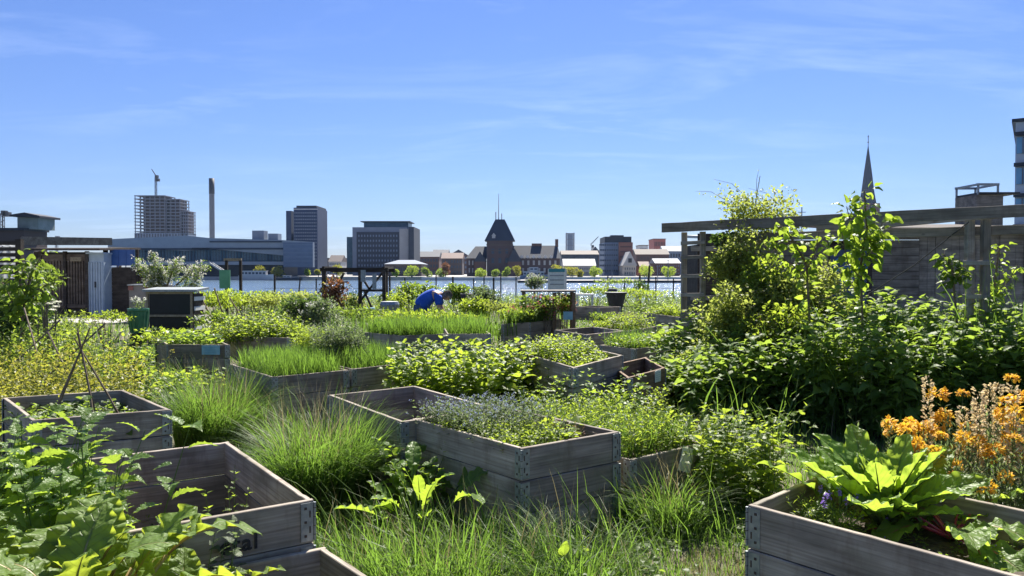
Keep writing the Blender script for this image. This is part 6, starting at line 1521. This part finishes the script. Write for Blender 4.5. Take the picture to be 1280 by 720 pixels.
# ---- background growth along the water and in far beds
bg = [  # px, py centre, d, rx, rz, n, leaf, mat, name, label
 (268, 372, 19, 1.0, .22, 1400, .07, 'bright', 'low_shrub', 'low bright greens left of the green board'),
 (305, 374, 20, 1.2, .25, 1600, .07, 'bright', 'low_shrub', 'low greens behind and right of the green board'),
 (335, 378, 18, .7, .22, 900, .06, 'olive', 'low_shrub', 'olive low growth between green board and flowering bush'),
 (378, 388, 13.8, .55, .28, 1800, .055, 'dark', 'currant_bush', 'dark currant bush right of the potato mound'),
 (400, 392, 13.5, .42, .30, 1500, .05, 'grey', 'flowering_bush', 'pale cream-flowering bush before the dark trellis'),
 (418, 366, 18.2, .42, .45, 900, .07, 'bronze', 'bronze_shrub', 'bronze and yellow shrub growing inside the dark trellis'),
 (440, 378, 18.8, .35, .25, 500, .06, 'dark', 'bronze_shrub', 'darker shrub at the right inside the dark trellis'),
 (508, 368, 19, .35, .38, 700, .075, 'mid', 'upright_shrub', 'upright leafy shrub left of the stooping person'),
 (492, 375, 18.4, .4, .25, 700, .06, 'bright', 'low_shrub', 'bright low leaves right of the dark trellis foot'),
 (530, 362, 22, .5, .22, 600, .07, 'mid', 'low_shrub', 'low greens at the water behind the stooping person'),
 (573, 366, 18, .36, .28, 900, .07, 'mid', 'leafy_shrub', 'green shrub right of the stooping person'),
 (606, 372, 17, .5, .32, 1500, .06, 'grey', 'silver_shrub', 'silvery light green shrub right of the small dark tub'),
 (590, 384, 16, .45, .22, 900, .07, 'bright', 'upright_shrub', 'bright spiky leaves between person and silvery shrub'),
 (630, 384, 16, .6, .15, 900, .06, 'olive', 'low_shrub', 'olive low plants left of the flower table'),
 (640, 393, 15.3, .5, .15, 800, .06, 'bright', 'low_shrub', 'bright low leaves in front of the olive low plants'),
 (668, 352, 17.5, .28, .22, 600, .06, 'grey', 'flowering_bush', 'grey-green flowering bush above the left end of the wooden table'),
 (676, 383, 15.6, .5, .26, 1300, .055, 'mid', 'rose_bush', 'bush of pink flowers under the left of the wooden table'),
 (706, 380, 16.4, .3, .28, 900, .055, 'mid', 'rose_bush', 'bush of red flowers at the right of the wooden table'),
 (742, 362, 27, .8, .18, 500, .08, 'bright', 'low_shrub', 'low greens between bench and black tub'),
 (800, 366, 27, 1.6, .18, 1000, .08, 'bright', 'low_shrub', 'low greens behind the lush heap by the water'),
 (800, 358, 28, .35, .22, 300, .08, 'dark', 'round_bush', 'single round dark bush by the water right of the black tub'),
 (455, 392, 16.4, 1.0, .15, 1300, .06, 'mid', 'low_shrub', 'low mixed leaves below the dark trellis'),
 (545, 398, 15.0, 1.5, .13, 1600, .07, 'bright', 'low_shrub', 'low leaves at the feet of the stooping person'),
 (755, 396, 17.5, .5, .10, 500, .06, 'mid', 'low_shrub', 'weeds in front of the far dark open bed'),
 (775, 404, 15.5, .8, .09, 700, .06, 'bright', 'low_shrub', 'bright weeds between the pea bed and the far lush heap'),
 (840, 425, 10.5, .35, .22, 1000, .05, 'bright', 'low_shrub', 'weeds right of the low yellow-green bed at the pergola foot'),
 (770, 352, 30, 1.2, .12, 300, .08, 'mid', 'low_shrub', 'thin greens along the fence below the pier'),
 (365, 368, 24, 1.2, .16, 500, .08, 'olive', 'low_shrub', 'thin dry growth at the water right of the green board'),
 (270, 400, 14, .5, .2, 700, .06, 'mid', 'low_shrub', 'dark greens behind the potato mound'),
 (135, 396, 15, .5, .12, 500, .05, 'bright', 'low_shrub', 'sparse greens beside the pale slab path'),
]
for i, (px, py, d, rx, rz_, n, s, mt, nm, lab) in enumerate(bg):
    e = bush(nm, lab, px, py, d, (rx, max(.3, rx * .6), rz_), n, s * 1.1, M[mt], 200 + i, lobes=14)
    if nm in ('rose_bush', 'flowering_bush', 'bronze_shrub'):
        R = np.random.default_rng(300 + i); c = at(px, py, d); k = 60; mtf = {'rose_bush': 'pinkfl', 'flowering_bush': 'whitefl', 'bronze_shrub': 'yellowfl'}[nm]
        g = G()
        for q in range(k):
            o = R.normal(0, 1, 3); o /= np.linalg.norm(o); p = np.array(c) + o * np.array([rx, rx * .5, rz_]) * R.uniform(.5, 1.0); oo = R.normal(0, 1, (10, 3)); oo /= np.linalg.norm(oo, axis=1, keepdims=True)
            g.inst(L_PET, frames(oo, np.full(10, .032 if nm != 'flowering_bush' else .028)), p[None] + oo * .012, 0)
        g.build('flowers', M[mtf], e)
# spiky iris leaves
R = np.random.default_rng(151); g = G()
for (px, py, d, n) in ((455, 408, 12.7, 260), (520, 398, 14.3, 500), (600, 398, 14.8, 320), (560, 402, 14, 320), (480, 400, 14.4, 260)): blades(g, disc(at(px, py, d), (.75, .35), n, R, .35), .5, .014, .45, R=R)
tag(g.build('tall_grass', M['grass']), 'tall lit grass in the rows around the stooping person', 'grass', kind='stuff')
P = area(900, -6, 3.5, 12.5, 20, R); P = P[~in_beds(P, .3)]; P = P[np.abs(P[:, 0] / P[:, 1]) < .45]
mass('mixed_greens', 'mixed knee-high greens between the far beds', 'greens', P, [L_OV[0], L_TINY], .075, .38, 7, 2, [M['mid'], M['stem']], R, lean=.2)
P = area(500, -3.5, 2.2, 7.8, 12, R); P = P[~in_beds(P, .25) & ~((P[:, 0] > .3) & (P[:, 1] > 9))]; P = P[np.abs(P[:, 0] / P[:, 1]) < .5]
mass('mixed_greens', 'mixed weeds between the middle rows of beds', 'greens', P, [L_OV[0], L_NARROW], .07, .2, 7, 2, [M['bright'], M['stem']], R, lean=.2)
P = area(2600, -12, 9, 24, 34.5, R); P = P[(P[:, 0] / P[:, 1] > -.40)]
mass('bank_growth', 'wild herbs and scrub along the water edge under the wire fence', 'bank growth', P, [L_OV[0], L_TINY], .11, .45 + .5 * noise2(P[:, 0], P[:, 1], 2.2, 77), 6, 2, [M['mid'], M['stem']], R, lean=.2, r=.005)
bush('low_shrub', 'leafy growth hiding the foot of the cold frame', 215, 418, 13.5, (.8, .4, .12), 900, .07, M['bright'], 401)
# small dark tub between the shrubs
g = G(); c = at(584, 372, 17.6); lathe(g, [(0, -.2), (.12, -.2), (.17, .08), (.15, .1), (0, .06)], tuple(c), 14); g.bar(tuple(c + Vector((.1, 0, .05))), tuple(c + Vector((.42, 0, .22))), .06, .05)
tag(g.build('watering_can', C['dark']), 'black watering can among the shrubs right of the stooping person', 'watering can')

# ------------------------------------------------------------------ the stooping person
def skin_body(name, verts, edges, radii, mat, parent=None, sub=2, root=0):
    me = bpy.data.meshes.new(name); me.from_pydata([tuple(v) for v in verts], edges, []); o = bpy.data.objects.new(name, me); COL.link(o)
    m = o.modifiers.new('skin', 'SKIN'); m.use_smooth_shade = True
    for i, r in enumerate(radii): sv = me.skin_vertices[0].data[i]; sv.radius = (r, r) if np.isscalar(r) else r; sv.use_root = (i == root)
    s_ = o.modifiers.new('sub', 'SUBSURF'); s_.levels = sub; s_.render_levels = sub
    bpy.context.view_layer.update(); dg = bpy.context.evaluated_depsgraph_get(); nm = bpy.data.meshes.new_from_object(o.evaluated_get(dg)); bpy.data.objects.remove(o)
    ob = bpy.data.objects.new(name, nm); COL.link(ob); nm.materials.clear(); nm.materials.append(mat)
    for p in nm.polygons: p.use_smooth = True
    if parent is not None: ob.parent = parent
    return ob
d = 17.0
pb = at(533, 388, d); ox = pb.x; s = F / d
def Pp(px, py, dy=0.0): q = at(px, py, d); return Vector((q.x - ox, dy, q.z))
e = empty('person', (ox, d, 0), 'person in a blue shirt stooping over a bed, grey hair, head down', 'person')
hip = Pp(526, 387); wst = Pp(530, 375); chest = Pp(542, 368); neck = Pp(552, 366.5); head = Pp(557.5, 369)
skinm = plain('skin', (.50, .30, .22), (.58, .36, .27), .55, 20, bmp=0); jeans = plain('blue_jeans', (.05, .09, .20), (.09, .15, .30), .85, 30); shirt = plain('blue_shirt', (.012, .075, .42), (.022, .12, .56), .8, 6, bmp=.5, dist=.03); hair = plain('grey_hair', (.30, .26, .22), (.48, .43, .38), .7, 40)
# body: pelvis, spine, neck, head, arms, legs in one skin
verts = [hip, wst, chest, Pp(549, 367), neck + Vector((.03, 0, -.0)),                                  # 0-4
         Pp(548, 369, -.17), Pp(549, 382, -.19), Pp(553, 394, -.12), Pp(555, 398, -.11),     # 5-8 near arm shoulder elbow wrist palm
         Pp(548, 369, .17), Pp(550, 382, .2), Pp(556, 393, .12), Pp(558, 397, .10),          # 9-12
         hip + Vector((0, -.1, -.02)), Vector((.13, -.13, .48)), Vector((-.06, -.13, .09)), Vector((.12, -.14, .04)),   # 13-16
         hip + Vector((0, .1, -.02)), Vector((.10, .13, .47)), Vector((-.10, .13, .09)), Vector((.08, .14, .04))]       # 17-20
edges = [(0, 1), (1, 2), (2, 3), (3, 4), (3, 5), (5, 6), (6, 7), (7, 8), (3, 9), (9, 10), (10, 11), (11, 12), (0, 13), (13, 14), (14, 15), (15, 16), (0, 17), (17, 18), (18, 19), (19, 20)]
radii = [.15, .145, .15, .12, .055, .055, .042, .028, .034, .055, .042, .028, .034, .10, .06, .04, .035, .10, .06, .04, .035]
nv = len(verts)
for b_ in (8, 12):    # five fingers each
    w = verts[b_]
    for k in range(5):
        off = (k - 2) * .017
        if k == 0: a1 = w + Vector((-.02, off * 1.6, -.015)); a2 = a1 + Vector((-.01, 0, -.03))
        else: a1 = w + Vector((.012, off, -.04 - .004 * (k == 2))); a2 = a1 + Vector((-.012, 0, -.032))
        verts += [a1, a2]; edges += [(b_, len(verts) - 2), (len(verts) - 2, len(verts) - 1)]; radii += [.009, .007]
body = skin_body('body', verts, edges, radii, skinm, e)
# head with face: egg with nose, ears, eyes
bm = bmesh.new(); bmesh.ops.create_uvsphere(bm, u_segments=24, v_segments=18, radius=1)
for v in bm.verts:
    x, y, z = v.co; v.co = Vector((x * .098, y * .075, z * .115))
    if x > 0: v.co.x *= 1 - .12 * max(0, -z); 
    if x > .85 and abs(y) < .25 and -.25 < z < .1: v.co.x += .022 * (1 - abs(y) * 4)
    if x > .7 and .05 < z < .3 and .25 < abs(y) < .55: v.co.x -= .008
    if abs(y) > .9 and abs(z) < .25: v.co.y *= 1.14
    if z < -.5: v.co.x += .012
me = bpy.data.meshes.new('head'); bm.to_mesh(me); bm.free(); hd = bpy.data.objects.new('head', me); COL.link(hd); me.materials.append(skinm); hd.parent = e
for p in me.polygons: p.use_smooth = True
hd.location = head + Vector((.02, 0, -.01)); hd.rotation_euler = (0, math.radians(62), 0)
g = G()
for sy in (-1, 1): lathe(g, [(0, -.009), (.009, 0), (0, .009)], (.088, sy * .03, .018), 10)
o = g.build('eye', C['dark'], hd)
g = G(); g.box((.094, 0, -.05), (.006, .04, .006)); g.build('mouth', plain('lips', (.4, .16, .13), rough=.5), hd, fixn=True)
R = np.random.default_rng(5); g = G(); V = []
n = 2400; o_ = R.normal(0, 1, (n, 3)); o_ /= np.linalg.norm(o_, axis=1, keepdims=True); k = (o_[:, 2] > .25 - .9 * (o_[:, 0] < .3)) & (o_[:, 2] > -.5); o_ = o_[k]
g.inst(L_NARROW, frames(np.cross(o_, np.array([0, 1, .2])) + o_ * .25, np.full(len(o_), .05)), o_ * np.array([.1, .078, .117])); hr = g.build('hair', hair, hd)
bm = bmesh.new(); bmesh.ops.create_uvsphere(bm, u_segments=20, v_segments=14, radius=1)
bmesh.ops.delete(bm, geom=[v for v in bm.verts if not (v.co.z > .2 - .9 * (v.co.x < .25) and v.co.z > -.5)], context='VERTS')
for v in bm.verts: v.co = Vector((v.co.x * .103, v.co.y * .081, v.co.z * .12))
me = bpy.data.meshes.new('hair_cap'); bm.to_mesh(me); bm.free(); o = bpy.data.objects.new('hair_cap', me); COL.link(o); me.materials.append(hair); o.parent = hd
# shirt: looser, over torso and upper arms
sv = [hip + Vector((-.02, 0, .02)), Pp(528.5, 378), Pp(536, 371.5), Pp(543, 368.5), Pp(549, 369), Pp(548.5, 372, -.15), Pp(549, 382, -.18), Pp(548.5, 372, .15), Pp(550, 382, .19)]
skin_body('shirt', sv, [(0, 1), (1, 2), (2, 3), (3, 4), (4, 5), (5, 6), (4, 7), (7, 8)], [.19, .20, .185, .165, .12, .10, .075, .10, .075], shirt, e, sub=3)
skin_body('trousers', [hip + Vector((0, 0, -.05)), hip + Vector((.02, -.11, -.05)), Vector((.14, -.13, .48)), Vector((-.06, -.13, .12)), hip + Vector((.02, .11, -.05)), Vector((.11, .13, .47)), Vector((-.1, .13, .12))], [(0, 1), (1, 2), (2, 3), (0, 4), (4, 5), (5, 6)], [.17, .12, .085, .065, .12, .085, .065], jeans, e)

# ------------------------------------------------------------------ things anchored at their base
bpy.context.view_layer.update()
for o in list(COL):
    if o.type == 'EMPTY' and o.parent is None and o.location.length < 1e-6 and o.children:
        lo = Vector((1e9,) * 3); hi = -lo
        for c in o.children:
            if c.type != 'MESH': continue
            for k in c.bound_box:
                w = c.matrix_world @ Vector(k)
                for i in range(3): lo[i] = min(lo[i], w[i]); hi[i] = max(hi[i], w[i])
        b = Vector(((lo.x + hi.x) / 2, (lo.y + hi.y) / 2, lo.z)); o.location = b
        for c in o.children: c.location = Vector(c.location) - b
